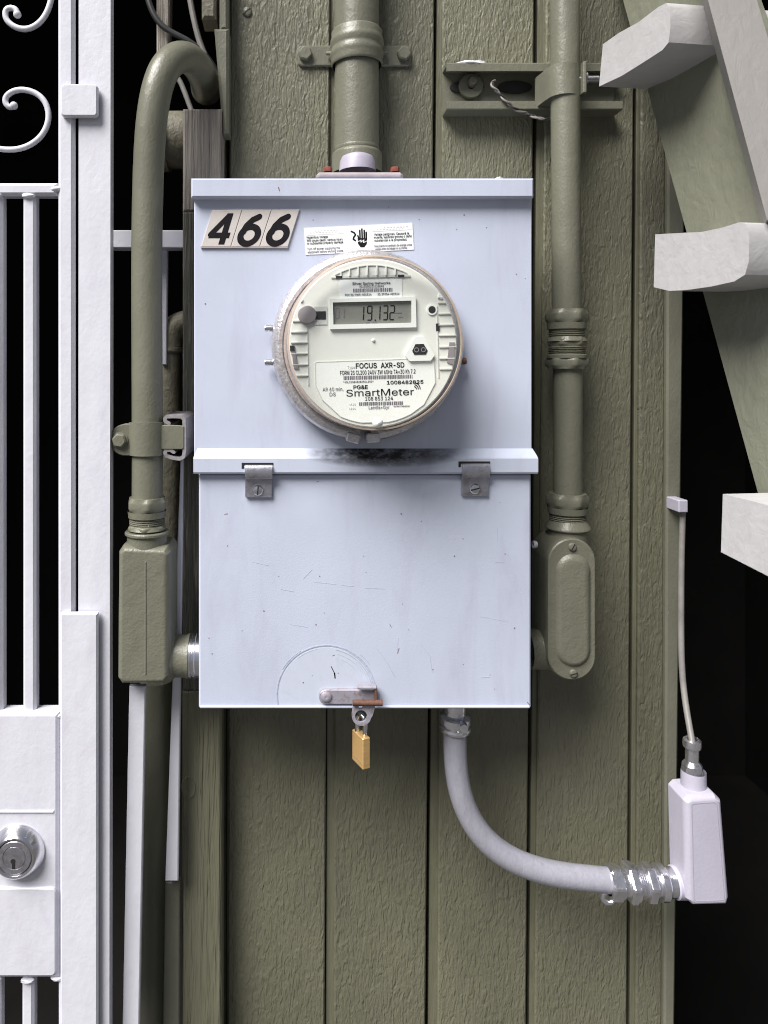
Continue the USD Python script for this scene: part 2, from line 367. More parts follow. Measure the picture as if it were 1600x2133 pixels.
XL = P(474, 1000, WALL_Y)[0]      # left end of the siding
XR = P(1422, 1000, WALL_Y)[0]     # right end
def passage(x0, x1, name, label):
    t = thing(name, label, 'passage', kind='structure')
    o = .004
    obj('wall', cbox(x0 - .05, x1 + .05, 1.85, 1.95, -.11, 3.2, .002), mat['passage_dark'], t, False)
    obj('ceiling', cbox(x0 - .02, x1 + .02, .19, 1.86, 3.0, 3.08, .002), mat['passage_dark'], t, False)
    obj('floor', cbox(x0 - .02, x1 + .02, .17, 1.86, 0.004, 0.03, .002), mat['passage_dark'], t, False)
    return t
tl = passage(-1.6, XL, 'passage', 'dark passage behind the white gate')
obj('wall', cbox(-1.68, -1.60, .16, 1.87, -.1, 3.1, .002), mat['passage_dark'], tl, False)
obj('wall', cbox(XL + .001, XL + .05, .152, 1.87, -.1, 3.1, .002), mat['passage_dark'], tl, False)
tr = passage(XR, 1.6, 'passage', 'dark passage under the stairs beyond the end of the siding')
obj('wall', cbox(1.60, 1.68, .16, 1.87, -.1, 3.1, .002), mat['passage_dark'], tr, False)
obj('wall', cbox(XR - .05, XR - .004, .152, 1.87, -.1, 3.1, .002), mat['passage_dark'], tr, False)

# ---------------------------------------------------------------- siding wall
wall = thing('siding_wall', 'olive painted wall of embossed vertical siding boards behind the meter box', 'wall', kind='thing')
def ln(a, b, z, y):
    """x of a photo line from (a,0) to (b,2133) at height z on depth y"""
    py = VY - (z - ZC) / S(y)
    return (a + (b - a) * py / 2133 - VX) * S(y)
def plank(tl_, tr_, bl, br, yf, yb, bev=.0016):
    pts = []
    for z, e in ((0.012, 1), (3.0, -1)):
        x0, x1 = ln(tl_, bl, z, yf), ln(tr_, br, z, yf)
        pts += [(x0, yb, z), (x1, yb, z), (x0, yf + bev, z), (x1, yf + bev, z), (x0 + bev, yf, z + e * bev), (x1 - bev, yf, z + e * bev)]
    return hull(pts)
G = [(480, 688, 474, 676), (697, 905, 696, 886), (922, 1113, 912, 1096), (1138, 1322, 1114, 1306), (1337, 1388, 1325, 1379)]
for a in G:
    obj('plank', plank(*a, WALL_Y, .14), mat['siding'], wall)
for a in [(693, 695.5, 681, 694), (911.5, 920.5, 892.5, 910.5), (1120.5, 1136.5, 1102.5, 1112.5), (1328, 1335.5, 1312, 1323.5)]:
    obj('groove_strip', plank(*a, WALL_Y + .005, .14, .0008), mat['groove'], wall)
obj('corner_trim', plank(1393, 1432, 1384, 1406, WALL_Y - .006, .15, .002), mat['pipe'], wall)
obj('edge_batten', plank(462, 470, 461, 472, WALL_Y + .012, .14, .001), mat['groove'], wall)
obj('backing', cbox(XL, XR - .01, .141, .15, 0.012, 3.0, .001), mat['groove'], wall, False)
h_, b_ = screw(515, 25, WALL_Y, 10, .003, 40)
s_ = obj('screw', h_, mat['pipe'], wall); obj('slot', b_, mat['dark'], s_)

# ---------------------------------------------------------------- the board at the left of the siding
board = thing('trim_board', 'upright olive board with weathered bare top and a knot, left of the siding', 'board')
YB = 0.082
def slab(pts_top, pts_bot, yf, yb, bev):
    (a, b, t), (c, d, u) = pts_top, pts_bot
    pts = []
    for x0, x1, py, e in ((a, b, t, -1), (c, d, u, 1)):
        p, q = P(x0, py, yf), P(x1, py, yf)
        z = p[2]
        pts += [(p[0], yb, z), (q[0], yb, z), (p[0], yf + bev, z), (q[0], yf + bev, z), (p[0] + bev, yf, z + e * bev), (q[0] - bev, yf, z + e * bev)]
    return hull(pts)
obj('weathered_top', slab((381, 462, 226), (380.5, 462, 440), YB, .112, .002), mat['oldwood'], board)
obj('dark_length', slab((380.5, 462, 440.3), (380, 461, 1440), YB, .112, .002), mat['shadewood'], board)
obj('painted_length', slab((379.5, 461, 1440.3), (374, 461, 3500), YB - .001, .112, .002), mat['trimwood'], board)
kn = lathe([(.0125, 0.0005), (.0112, -.0012), (.008, -.0006), (.003, .0004), (.0001, .0008)], [0, 0, 0], 'y', 24)
kn.apply_scale([.62, 1, 1.0]); c_ = P(393, 1640, YB - .001); kn.apply_translation(c_)
obj('knot', kn, mat['trimwood'], board)

# ---------------------------------------------------------------- meter box
mb = thing('meter_box', 'pale grey steel electric meter box with hinged lower cover', 'meter box')
p0, p1 = P(404, 412, 0), P(1110, 985, 0)
obj('back_can', cbox(p0[0] + .004, p1[0] - .004, .0035, WALL_Y - .001, P(0, 1474, 0.003)[2], P(0, 372, 0)[2], .002), mat['box'], mb)
obj('upper_panel', pxbox(404, 405, 1109, 960, 0, .0034, .0012), mat['box'], mb)
obj('lid_rim', plate(rect(398, 371, 1112, 411, -.010), -.010, .10, .0014), mat['box'], mb)
# flange: profile swept along x with flared ends
prof = [(.0, 934), (-.0015, 938), (-.0065, 948), (-.008, 953), (-.008, 981), (-.0068, 985), (-.002, 985), (-.002, 982), (.003, 982)]
V, ends = [], [(411, 1109), (409, 1111), (406, 1114), (405, 1115), (405, 1115), (405, 1115), (405, 1115), (405, 1115), (411, 1109)]
for (y, py), (xa, xb) in zip(prof, ends):
    z = P(0, py, 0)[2]
    V += [(P(xa, 0, 0)[0], y, z), (P(xb, 0, 0)[0], y, z)]
fs = []
nP = len(prof)
for i in range(nP - 1):
    a = 2 * i
    fs += [[a, a + 2, a + 3], [a, a + 3, a + 1]]
for i in range(1, nP - 1):
    fs += [[0, 2 * i + 2, 2 * i], [1, 2 * i + 1, 2 * i + 3]]
fl = trimesh.Trimesh(V, fs, process=False)
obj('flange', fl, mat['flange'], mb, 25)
cover = obj('lower_cover', pxbox(414, 986.5, 1107, 1477, -.0005, .0032, .0018), mat['box'], mb)
obj('cover_lip', pxbox(416, 1470.5, 1105, 1476.5, -.0028, -.0006, .0009), mat['box'], cover)
# side screw on the right edge
obj('side_screw', lathe([(.0001, .004), (.0028, .004), (.0036, .002), (.0036, 0)], P(1110, 1134, .02), 'x', 16), mat['hub'], mb)
def stroke(pts, w, y=0.0):
    ws = np.linspace(.4, 1, len(pts)) * w
    return unary_union([LineString([XZ(*a, y), XZ(*b, y)]).buffer(k * S(y) / 2, quad_segs=3) for a, b, k in zip(pts[:-1], pts[1:], ws)])
# wear on the cover: the arc the latch has scratched, nicks
arc = Point(*XZ(680, 1447)).buffer(103 * S(0), quad_segs=40)
half = rect(540, 1340, 800, 1469)
ring = arc.boundary.buffer(.00055).intersection(half)
obj('scratch', extr(ring, -.0008, -.0004), mat['boxscratch'], cover, False)
arc2 = Point(*XZ(680, 1447)).buffer(96 * S(0), quad_segs=40).boundary.buffer(.0003).intersection(rect(700, 1350, 800, 1440))
obj('scratch', extr(arc2, -.0008, -.0004), mat['boxscratch'], cover, False)
for k, (rr_, a0, a1) in enumerate([(100, 10, 62), (92, 18, 48), (88, 30, 75), (106, 120, 150), (80, 40, 66), (97, 100, 128), (110, 35, 50)]):
    pts_ = [(680 + rr_ * math.cos(math.radians(a)), 1447 - rr_ * math.sin(math.radians(a))) for a in np.linspace(a0, a1, 10)]
    obj('scratch', extr(stroke(pts_, .9), -.00075, -.0004), mat['boxscratch'], cover, False)
disc_in = arc.buffer(-.002).intersection(half)
obj('rubbed_patch', extr(disc_in, -.00065, -.0004), mat['bare'], cover, False)
for pts, w, mm in [([(690, 1388), (697, 1402), (698, 1412)], 4, 'boxscuff'), ([(693, 1366), (697, 1364)], 3, 'boxscuff'), ([(829, 1328), (828, 1358)], 1.2, 'boxscratch'),
                   ([(831, 1350), (828, 1360)], 4, 'boxscuff'), ([(812, 1300), (815, 1306)], 3, 'boxscuff'), ([(468, 1071), (474, 1070)], 4, 'boxscuff'), ([(585, 1227), (612, 1232)], 2, 'boxscratch'),
                   ([(632, 1205), (650, 1186)], 2.5, 'boxscratch'), ([(655, 1212), (700, 1217)], .9, 'boxscratch'), ([(712, 1219), (738, 1221)], 1.1, 'boxscratch'), ([(760, 1225), (800, 1226)], 2, 'boxscratch'), ([(1003, 1410), (1020, 1410)], 2.5, 'boxscratch'),
                   ([(1036, 1100), (1036, 1130)], 1.5, 'boxscratch'), ([(1000, 1284), (1060, 1295)], .7, 'boxscratch'), ([(785, 1350), (805, 1378), (823, 1410)], 1.6, 'boxscratch'),
                   ([(605, 1300), (640, 1306)], 1.2, 'boxscratch'), ([(875, 1340), (895, 1365), (900, 1400)], 1.0, 'boxscratch'), ([(1030, 1172), (1050, 1170)], 2, 'boxscratch'),
                   ([(526, 1170), (560, 1178)], 1.2, 'boxscratch'), ([(1098, 1462), (1103, 1468)], 4, 'boxscuff'), ([(660, 1003), (664, 1003)], 3, 'boxscuff'), ([(880, 984), (940, 990)], 2, 'boxscuff')]:
    obj('scratch', extr(stroke(pts, w), -.00065, -.0004), mat[mm], cover, False)
for pts, w in [([(580, 390), (582, 397)], 4)]:
    obj('rust_nick', extr(stroke(pts, w, -.010), -.0103, -.0099), mat['redbolt'], mb, False)
r2 = random.Random(3)
for k in range(46):
    x, y_ = r2.uniform(420, 1095), r2.choice([r2.uniform(425, 925), r2.uniform(1045, 1465)])
    if abs(x - 765) < 215 and 500 < y_ < 930:
        continue
    rr = r2.choice([.8, .8, 1.1, 1.5])
    yy = .0 if y_ < 950 else -.0005
    obj('speck', extr(disc(x, y_, rr, yy, 2), yy - .0003, yy + .0002), mat['boxscuff'], mb, False)
# hold-down clips
for cx, y0, sl in ((538.5, 968, 85), (990, 965, 15)):
    c = obj('hold_down_clip', pxbox(cx - 28, y0 + 28, cx + 28, y0 + 68, -.0045, -.0006, .0006), mat['zinc'], mb)
    s = S(-.008)
    prof = [(math.radians(a)) for a in np.linspace(100, 265, 12)]
    R, zc_ = 15 * s, P(0, y0 + 15, -.008)[2]
    V, fs = [], []
    xa, xb = P(cx - 28, 0, -.008)[0], P(cx + 29, 0, -.008)[0]
    outer = [(-.0085 - R * .45 * math.sin(a - math.radians(90) + math.radians(90)) * 1.0, zc_ + R * math.cos(a)) for a in np.linspace(0, math.pi, 14)]
    outer += [(-.0052, zc_ - R), (-.0052, zc_ + R)]
    gcl = Polygon(outer)
    mm = trimesh.creation.extrude_polygon(gcl, xb - xa, engine='earcut')      # polygon in (y,z), extruded along x
    mm.apply_transform(np.array([[0, 0, 1, xa], [1, 0, 0, 0], [0, 1, 0, 0], [0, 0, 0, 1.0]]))
    obj('rolled_hook', mm, mat['zinc'], c, 40)
    hd, br = screw(cx - 1, y0 + 53, -.0045, 11, .0028, sl)
    so = obj('screw', hd, mat['bright'], c); obj('slot', br, mat['dark'], c, False)
    obj('notch', extr(unary_union([rect(cx - 35, y0 - 4, cx + 31, y0 + 1, -.008), rect(cx - 35, y0 - 4, cx - 30, y0 + 8, -.008)]), -.0083, -.0079), mat['dark'], c, False)
# latch hasp
la = obj('latch', plate(unary_union([disc(679, 1448, 15, 0), rect(679, 1433, 784, 1463)]).convex_hull, -.0042, -.0009, .0006), mat['rusty'], mb)
obj('latch_fold', pxbox(745, 1431, 785, 1436, -.011, -.0044, .0005), mat['rusty'], la)
obj('latch_end', pxbox(781, 1432, 786, 1466, -.0105, -.0044, .0005), mat['rust'], la)
obj('rivet', lathe([(.0052, -.004), (.005, -.0052), (.0035, -.0062), (.0015, -.0064), (.0001, -.0058)], [P(679, 0)[0], 0, P(0, 1447)[2]], 'y', 24), mat['rusty'], la)
obj('hinge_pin', tube([P(735, 1464, -.011), P(797, 1464, -.011)], 6 * S(-.011), 14), mat['rust'], la)
tabg = unary_union([disc(753, 1491, 20, -.008), poly([(735, 1466), (783, 1466), (776, 1490), (762, 1510), (740, 1505), (733, 1488)], -.008)]).buffer(.0008).buffer(-.0008)
tabg = tabg.difference(disc(752, 1491, 12.5, -.008)).difference(disc(751, 1473, 4, -.008))
obj('hasp_tab', extr(tabg, -.009, -.0065), mat['rusty'], la)
fk = random.Random(21)
for px_ in (468, 590, 662, 905, 985, 1040, 1088):
    w_ = trimesh.creation.icosphere(1, 1.0)
    w_.vertices *= (.7 + .6 * meshkit.noise(w_.vertices * 2.7 + px_, 6))[:, None]
    w_.apply_scale([fk.uniform(.002, .006), .003, fk.uniform(.001, .0028)]); w_.apply_translation(P(px_, 371, .0) + [0, fk.uniform(.0, .02), .0])
    obj('flake', w_, mat['chip'], mb)
# hub on top of the box
hubp = obj('hub_plate', pxbox(659, 357, 841, 374, .03, .105, .003), mat['hubplate'], mb)
for x in (683, 823):
    obj('hub_bolt', lathe([(.0001, .0045), (.0040, .0045), (.0045, .0035), (.0045, 0)], P(x, 358, .045), 'z', 18, hexmod({1, 2, 3})), mat['redbolt'], hubp)
cz = P(743, 358, .06)
obj('hub_neck', lathe([(.0185, -.002), (.0175, .008), (.0155, .0125), (.010, .0150), (.0001, .0158)], cz + [0, -.008, 0], 'z', 30), mat['hub'], hubp)

# ---------------------------------------------------------------- number tiles
def digit_six(cx, cy, y):
    s = 1.0
    bowl = Point(cx, cy + 14).buffer(17.5)
    stem = LineString([(cx + 9, cy - 24), (cx - 2, cy - 18), (cx - 11, cy - 6), (cx - 15, cy + 8)])
    return unary_union([bowl.boundary.buffer(6.4), stem.buffer(6.6)])
def digit_four(cx, cy, y):
    return unary_union([LineString([(cx + 9, cy + 33), (cx + 9, cy - 32)]).buffer(6.2, cap_style=2), LineString([(cx + 7, cy - 26), (cx - 19, cy + 12)]).buffer(5.8),
                        LineString([(cx - 22, cy + 14), (cx + 21, cy + 14)]).buffer(5.8, cap_style=2)])
def to_world(gp, y):
    return shapely.transform(gp, lambda a: np.stack([(a[:, 0] - VX) * S(y), ZC + (VY - a[:, 1]) * S(y)], 1))
quads = [[(442, 438), (505, 437), (481, 515), (419, 515)], [(505, 437), (566, 437), (541, 515), (481, 515)], [(566, 437), (625, 436), (600, 515), (541, 515)]]
for q, d, lab in zip(quads, '466', ['slanted cream tile with a black 4 on the grey box', 'cream tile with a black 6 beside the 4, middle of three number tiles', 'cream tile with a black 6 nearest the warning sticker']):
    t = thing('number_tile', lab, 'number tile', 'house number tiles')
    g_ = poly(q).buffer(-.0002)
    obj('tile', plate(g_, -.0022, -.0003, .0004), mat['tile'], t)
    obj('tile_edge', extr(poly([(q[3][0], q[3][1] - 1.5), (q[2][0], q[2][1] - 1.5), (q[2][0] - .6, q[2][1] + 1.8), (q[3][0] - .6, q[3][1] + 1.8)]), -.0020, -.0003), mat['tileedge'], t, False)
    cx = sum(a for a, _ in q) / 4; cy = sum(b for _, b in q) / 4
    gp = (digit_four if d == '4' else digit_six)(cx, cy, 0)
    gp = affinity.skew(gp, xs=-(-15), origin=(cx, cy)) if False else shapely.transform(gp, lambda a: np.stack([a[:, 0] - (a[:, 1] - cy) * .30, a[:, 1]], 1))
    obj('numeral', extr(to_world(gp, -.002), -.0024, -.0021), mat['ink'], t, False)

# ---------------------------------------------------------------- warning sticker
ws = thing('warning_sticker', 'white bilingual hazard sticker with a black hand, above the round meter', 'sticker')
obj('sheet', extr(poly([(633, 475), (859, 464), (862, 520), (637, 531)]), -.0006, -.0002), mat['paper'], ws, False)
D_ = 2.4
yT = -.0006
def tx(s, x0, x1, base, cap_, m_, parent=ws, deg=D_, y=yT, bold=False, name='printed_line'):
    obj(name, text(s, x0, x1, base, cap_, y - .0001, deg, bold, depth=.0002), mat[m_], parent, False)
tx('Hazardous Voltage', 639, 683, 497, 5, 'ink')
tx('Will cause death, serious injury', 639, 714, 503.5, 5, 'ink')
tx('or substantial property damage.', 640, 716, 509.5, 5, 'ink')
tx('Turn off power supplying the', 640, 708, 521, 5, 'greyink')
tx('equipment before working inside.', 641, 716, 527.5, 5, 'greyink')
tx('Voltaje peligroso. Causará la', 779, 852, 491, 5, 'ink')
tx('muerte, lesiones graves o daño', 779, 858, 497, 5, 'ink')
tx('substancial a la propiedad.', 780, 848, 503.5, 5, 'ink')
tx('Desconecte el suministro de energía a este', 780, 858, 515, 5, 'greyink')
tx('equipo antes de trabajar en su interior.', 782, 849, 521, 5, 'greyink')
# faded heading strokes that can no longer be read
fr = random.Random(5)
gs = []
for x0, y0, n in ((645, 484, 9), (655, 480, 8), (785, 477.5, 9), (800, 473, 8)):
    for k in range(n):
        gs.append(rect(x0 + k * 6.5, y0 - k * .3, x0 + k * 6.5 + fr.uniform(2.5, 4.5), y0 - k * .3 + 1.5, yT))
tag(obj('faded_heading', extr(unary_union(gs), -.0008, -.0006), mat['paleink'], ws, False), kind='stuff')
for q in ([(719, 487), (721, 520)], [(776, 470), (777, 518)], [(640, 490), (716, 486)], [(777, 482), (858, 478)]):
    obj('rule_line', extr(stroke(q, .6, yT), -.0008, -.0006), mat['paleink'], ws, False)
fing = [((747.5, 497), (745.5, 491)), ((750, 497), (749.5, 480)), ((754.5, 496), (753.8, 477)), ((759, 497), (758.6, 480)), ((763, 498), (762.8, 484))]
hand = unary_union([LineString([a, b]).buffer(1.6) for a, b in fing] + [Polygon([(745, 496), (765, 496), (764, 508), (759, 515), (751, 515), (746, 508)])])
bolt_ = unary_union([LineString([(743, 504.5), (752, 500), (752, 504), (758, 499.5), (757, 505), (766, 501)]).buffer(1.0)])
snake = LineString([(732, 482), (738, 485), (740.5, 489), (737, 494), (736, 498), (740, 501)]).buffer(1.7)
obj('hand_symbol', extr(to_world(unary_union([hand.difference(bolt_), snake]), yT), -.0008, -.0006), mat['ink'], ws, False)

# ---------------------------------------------------------------- electric meter
em = thing('electric_meter', 'round glass covered digital electric meter on the grey box', 'electric meter')
s0 = S(0)
CX, CZ = P(761, 720, 0)[0], P(761, 720, 0)[2]
C = [CX, 0, CZ]
RO = .0872
ringp = [(.0735, -.004), (.083, -.001), (RO - .001, -.004), (RO, -.007), (RO - .0006, -.016), (RO - .003, -.0205), (RO - .007, -.0222), (RO - .010, -.021), (RO - .0112, -.017)]
obj('sealing_ring', lathe(ringp, C, 'y', 120, ang=(math.radians(-88), math.radians(265))), mat['ring'], em, 40)
lug_ = cbox(-.006, .006, -.027, -.008, -.004, .0045, .001); lug_.apply_transform(trimesh.transformations.rotation_matrix(math.radians(14), [0, 1, 0])); lug_.apply_translation([CX - .0135, 0, CZ - RO + .0035])
obj('ring_lug', lug_, mat['ring'], em)
lug_ = cbox(-.006, .006, -.025, -.008, -.004, .0045, .001); lug_.apply_transform(trimesh.transformations.rotation_matrix(math.radians(-4), [0, 1, 0])); lug_.apply_translation([CX + .0045, 0, CZ - RO + .0035])
obj('ring_lug', lug_, mat['ring'], em)
for py in (684, 755):
    obj('ring_screw', lathe([(.0001, -.0045), (.0028, -.0045), (.0032, -.003), (.0032, .003)], P(562, py, -.01), 'x', 14), mat['bright'], em)
obj('ring_screw', lathe([(.0001, .004), (.0028, .004), (.0032, .0025), (.0032, -.003)], P(962, 752, -.01), 'x', 14), mat['rust'], em)
obj('base', lathe([(.0001, -.002), (.076, -.002), (.0765, -.014), (.0755, -.023), (.070, -.024), (.070, -.040), (.0001, -.040)], C, 'y', 90), mat['base'], em, 40)
obj('gasket', lathe([(.0757, -.0228), (.0757, -.0262), (.0735, -.0265), (.0735, -.0228)], C, 'y', 90), mat['gasket'], em, 40)
gl = [(.0775, -.020), (.0772, -.026), (.0748, -.030), (.0738, -.060), (.0732, -.076), (.0718, -.0795), (.0690, -.0805), (.0672, -.0797), (.060, -.0795), (.03, -.0795), (.0001, -.0795)]
obj('glass_cover', lathe(gl, C, 'y', 110), mat['glass'], em, 40)
obj('rim_band', lathe([(.0728, -.0715), (.0722, -.0765), (.0708, -.0770), (.0714, -.0715)], C, 'y', 110), mat['gasket'], em, 40)
YF = -.060
fc = Point(CX, CZ)
RF = .0716
fp = obj('face_plate', lathe([(RF, YF + .015), (RF, YF + .0012), (RF - .0012, YF), (.0001, YF)], C, 'y', 90), mat['face'], em, 40)
def on(g_, m_, name, h=.0006, y=YF, parent=fp, base=0.0, smooth=False):
    return obj(name, extr(g_.intersection(fc.buffer(RF - .001)), y - h, y - base + .0001), mat[m_], parent, smooth)
def fx(px, py): return XZ(px, py, YF)
ROT = 1.3
def R_(g_): return affinity.rotate(g_, ROT, origin=(CX, CZ))
def fr_(a, b, c, d, r=0): return R_(rect(a, b, c, d, YF, r))
# upper vent fan with its ribs
inner = fc.buffer(.0665).intersection(R_(poly([(700, 500), (852, 500), (852, 575), (700, 575)], YF)))
on(inner.difference(inner.buffer(-.0007)), 'faceshade', 'vent_outline', .0009)
on(inner.buffer(-.0007), 'faceshade', 'vent_recess', .0001)
for k, x in enumerate((712, 730, 748, 767, 787, 806, 825)):
    on(fr_(x, 530, x + 2.6, 574).intersection(inner), 'face', 'rib', .0018)
on(fr_(693, 575, 858, 578, 1), 'faceshade', 'vent_sill', .0009)
for x in (709, 838):
    on(fr_(x - 6, 573.5, x + 7, 578.5), 'dark', 'slot', .0010)
# serial label
l1 = on(fr_(711, 582, 840, 621), 'paper', 'serial_label', .0004)
yl = YF - .0004
def ft(s, x0, x1, b, c, m_='ink', bold=False, parent=fp, y=YF, name='printed_line'):
    x, z = affinity.rotate(Point(*XZ(x0, b, y)), ROT, origin=(CX, CZ)).coords[0]
    m = text(s, x0, x1, b, c, y - .0001, ROT, bold, depth=.0002)
    p = P(x0, b, y - .0001)
    m.apply_translation([x - p[0], 0, z - p[2]])
    obj(name, m, mat[m_], parent, False)
def barcode(x0, x1, a, b, seed, y, m_='greyink', parent=fp, w=(1.0, 2.6)):
    r = random.Random(seed); x = x0; gs = []
    while x < x1:
        k = r.uniform(*w); gs.append(fr_(x, a, min(x + k, x1), b)); x += k + r.uniform(.9, 2.0)
    obj('barcode', extr(unary_union(gs), y - .0003, y - .0001), mat[m_], parent, False)
ft('Silver Spring Networks', 737, 816, 592.5, 5.2, 'ink', False, fp, yl)
ft('0013500101018EA8', 751, 802, 598.5, 4.6, 'greyink', False, fp, yl)
barcode(738, 820, 600.5, 608, 2, yl)
ft('FCC ID: OWS-NIC514', 721, 776, 615.5, 4.4, 'ink', False, fp, yl)
ft('IC: 5975A-NIC514', 789, 834, 615.5, 4.4, 'ink', False, fp, yl)
# LCD
bez = fr_(688, 621, 867, 684)
win = fr_(695, 628.5, 858, 674.5)
on(bez.difference(win), 'facelow', 'display_frame', .0030)
lcd = on(win, 'lcd', 'display', .0003)
yd = YF - .0003
SEG = {'0': 'abcdef', '1': 'bc', '2': 'abged', '3': 'abgcd', '9': 'abcdfg'}
def seven(ch, x, yt, w, h, t):
    L = {'a': [(x, yt), (x + w, yt)], 'b': [(x + w, yt), (x + w, yt + h / 2)], 'c': [(x + w, yt + h / 2), (x + w, yt + h)], 'd': [(x, yt + h), (x + w, yt + h)],
         'e': [(x, yt + h / 2), (x, yt + h)], 'f': [(x, yt), (x, yt + h / 2)], 'g': [(x, yt + h / 2), (x + w, yt + h / 2)]}
    gs = []
    for s in SEG[ch]:
        (xa, ya), (xb, yb) = L[s]
        k = .9
        xa, xb = xa + (xb - xa) * .06, xb - (xb - xa) * .06
        ya, yb = ya + (yb - ya) * .06, yb - (yb - ya) * .06
        gs.append(LineString([(xa, ya), (xb, yb)]).buffer(t / 2, cap_style=2))
    g_ = unary_union(gs)
    g_ = shapely.transform(g_, lambda a: np.stack([a[:, 0] - (a[:, 1] - yt - h) * .06, a[:, 1]], 1))
    return R_(to_world(g_, yd))
for ch, x in zip('19132', (752, 766, 786, 799, 813)):
    w = 9 if ch != '1' else 6
    obj('digit', extr(seven(ch, x, 637.5, w if ch != '1' else w, 29, 2.3), yd - .0003, yd - .0001), mat['ink'], lcd, False)
obj('decimal_point', extr(R_(disc(783, 667, 1.6, yd)), yd - .0003, yd - .0001), mat['ink'], lcd, False)
for ch, x in zip('01', (700, 711)):
    obj('digit', extr(seven(ch, x, 640, 7, 21, 1.6), yd - .0003, yd - .0001), mat['greyink'], lcd, False)
for a in ((763, 671, 770, 673.5), (777, 671, 786, 673.5), (822, 652, 838, 653.5), (831, 661, 840, 662.5), (713, 634, 717, 636)):
    obj('segment_mark', extr(fr_(*a), yd - .0003, yd - .0001), mat['greyink'], lcd, False)
# side button and window
on(fr_(655, 636, 683, 674), 'faceshade', 'button_slot', .0007)
on(fr_(655, 646, 680, 663), 'dark', 'slot', .0011)
b_c = R_(Point(*fx(641, 653))).coords[0]
obj('button', lathe([(.0078, YF + .0002), (.0078, YF - .0030), (.0070, YF - .0036), (.0001, YF - .0036)], [b_c[0], 0, b_c[1]], 'y', 36), mat['knob'], fp, 40)
for x, y_, r in ((901, 648, 11), (921, 620, 6), (628, 621, 5)):
    c = R_(disc(x, y_, r, YF)); on(c, 'facelow', 'boss', .0012)
on(R_(disc(901, 648, 7.5, YF)), 'dark', 'sensor_hole', .0014)
c = R_(Point(*fx(778, 709))).coords[0]
obj('pin', lathe([(.0016, YF), (.0012, YF - .0012), (.0001, YF - .0018)], [c[0], 0, c[1]], 'y', 16), mat['face'], fp, 40)
for y_ in (664, 687, 709, 732, 755, 778):
    on(fr_(606, y_, 641, y_ + 2.2), 'faceshade', 'rib', .0014)
for y_ in (622, 633, 656, 679, 701, 725, 749, 771):
    on(fr_(914, y_, 950, y_ + 2.2), 'faceshade', 'rib', .0014)
on(fr_(640, 664, 641.5, 800), 'faceshade', 'rib', .0008)
on(fr_(911, 640, 912.5, 790), 'faceshade', 'rib', .0008)
on(fr_(909, 677, 916, 692), 'dark', 'slot', .0011)
on(fr_(604, 716, 613, 727), 'dark', 'slot', .0016)
on(poly([(607, 727), (613, 727), (622, 768), (612, 768)], YF), 'knob', 'clip', .0012)
on(poly([(936, 713), (947, 713), (945, 760), (931, 755)], YF), 'knob', 'clip', .0012)
# optical port
tri = R_(poly([(866, 708), (880, 708), (899, 742), (893, 750), (853, 750), (847, 742)], YF).buffer(.0016))
op = on(tri, 'facelow', 'optical_port', .0030)
tri2 = R_(poly([(864, 719), (881, 719), (889, 733), (885, 741), (861, 741), (857, 733)], YF))
obj('port_window', extr(tri2, YF - .0034, YF - .0029), mat['dark'], op, False)
for x in (866, 880):
    obj('lens', extr(R_(disc(x, 731, 5, YF)).difference(R_(disc(x, 731, 3.6, YF))), YF - .0037, YF - .0033), mat['knob'], op, False)
# name plate
npg = R_(poly([(655, 751), (903, 748), (905, 800), (880, 845), (830, 880), (720, 880), (668, 830), (655, 800)], YF, 5)).intersection(fc.buffer(.068))
on(npg.difference(npg.buffer(-.0006)), 'faceshade', 'plate_edge', .0009)
on(npg.buffer(-.0006), 'facelow', 'name_plate', .0007)
yn = YF - .0007
def nt(*a, **k): ft(*a, y=yn, **k)
nt('Type', 722, 738, 766.5, 6, 'paleink')
nt('FOCUS', 740, 784, 766.5, 10.5, 'ink', True)
nt('AXR-SD', 792, 841, 766.5, 10.5, 'ink', True)
nt('FORM 2S CL200 240V 3W 60Hz TA=30 Kh 7.2', 707, 864, 779.5, 8.6, 'ink')
barcode(714, 857, 782, 789.5, 4, yn, 'greyink', w=(1.2, 3.0))
nt('*40L1008482825CL200*', 713, 776, 796.5, 4, 'greyink')
nt('1008482825', 804, 880, 801, 7.0, 'ink', True)
nt('AR 60 min.', 670, 713, 812.5, 7.5, 'greyink')
nt('DS', 684, 697, 823, 7.5, 'greyink')
nt('PG&E', 734, 764, 809.5, 7.6, 'ink', True)
nt('SmartMeter', 719, 860, 824.5, 14, 'ink')
for k, r in enumerate((5, 9, 13)):
    a = Point(860, 812).buffer(r, quad_segs=10).boundary.intersection(Polygon([(860, 812), (866, 790), (890, 790), (885, 812)])).buffer(.9)
    obj('signal_arc', extr(R_(to_world(a, yn)), yn - .0003, yn - .0001), mat['ink'], fp, False)
nt('108 853 124', 758, 816, 834, 7.5, 'ink')
barcode(745, 836, 837, 844, 9, yn, 'greyink', w=(1.6, 4.0))
nt('-A10', 724, 738, 843, 4, 'paleink')
nt('1210', 724, 738, 852, 4, 'paleink')
nt('Landis+Gyr', 765, 808, 852, 6.5, 'greyink')
nt('PATENT PENDING', 817, 850, 849, 3, 'greyink')
obj('drain_bead', lathe([(.0045, -.0790), (.004, -.0815), (.002, -.0832), (.0001, -.0838)], [P(787, 880, -.079)[0], 0, P(787, 880, -.079)[2]], 'y', 20), mat['facelow'], em, 40)

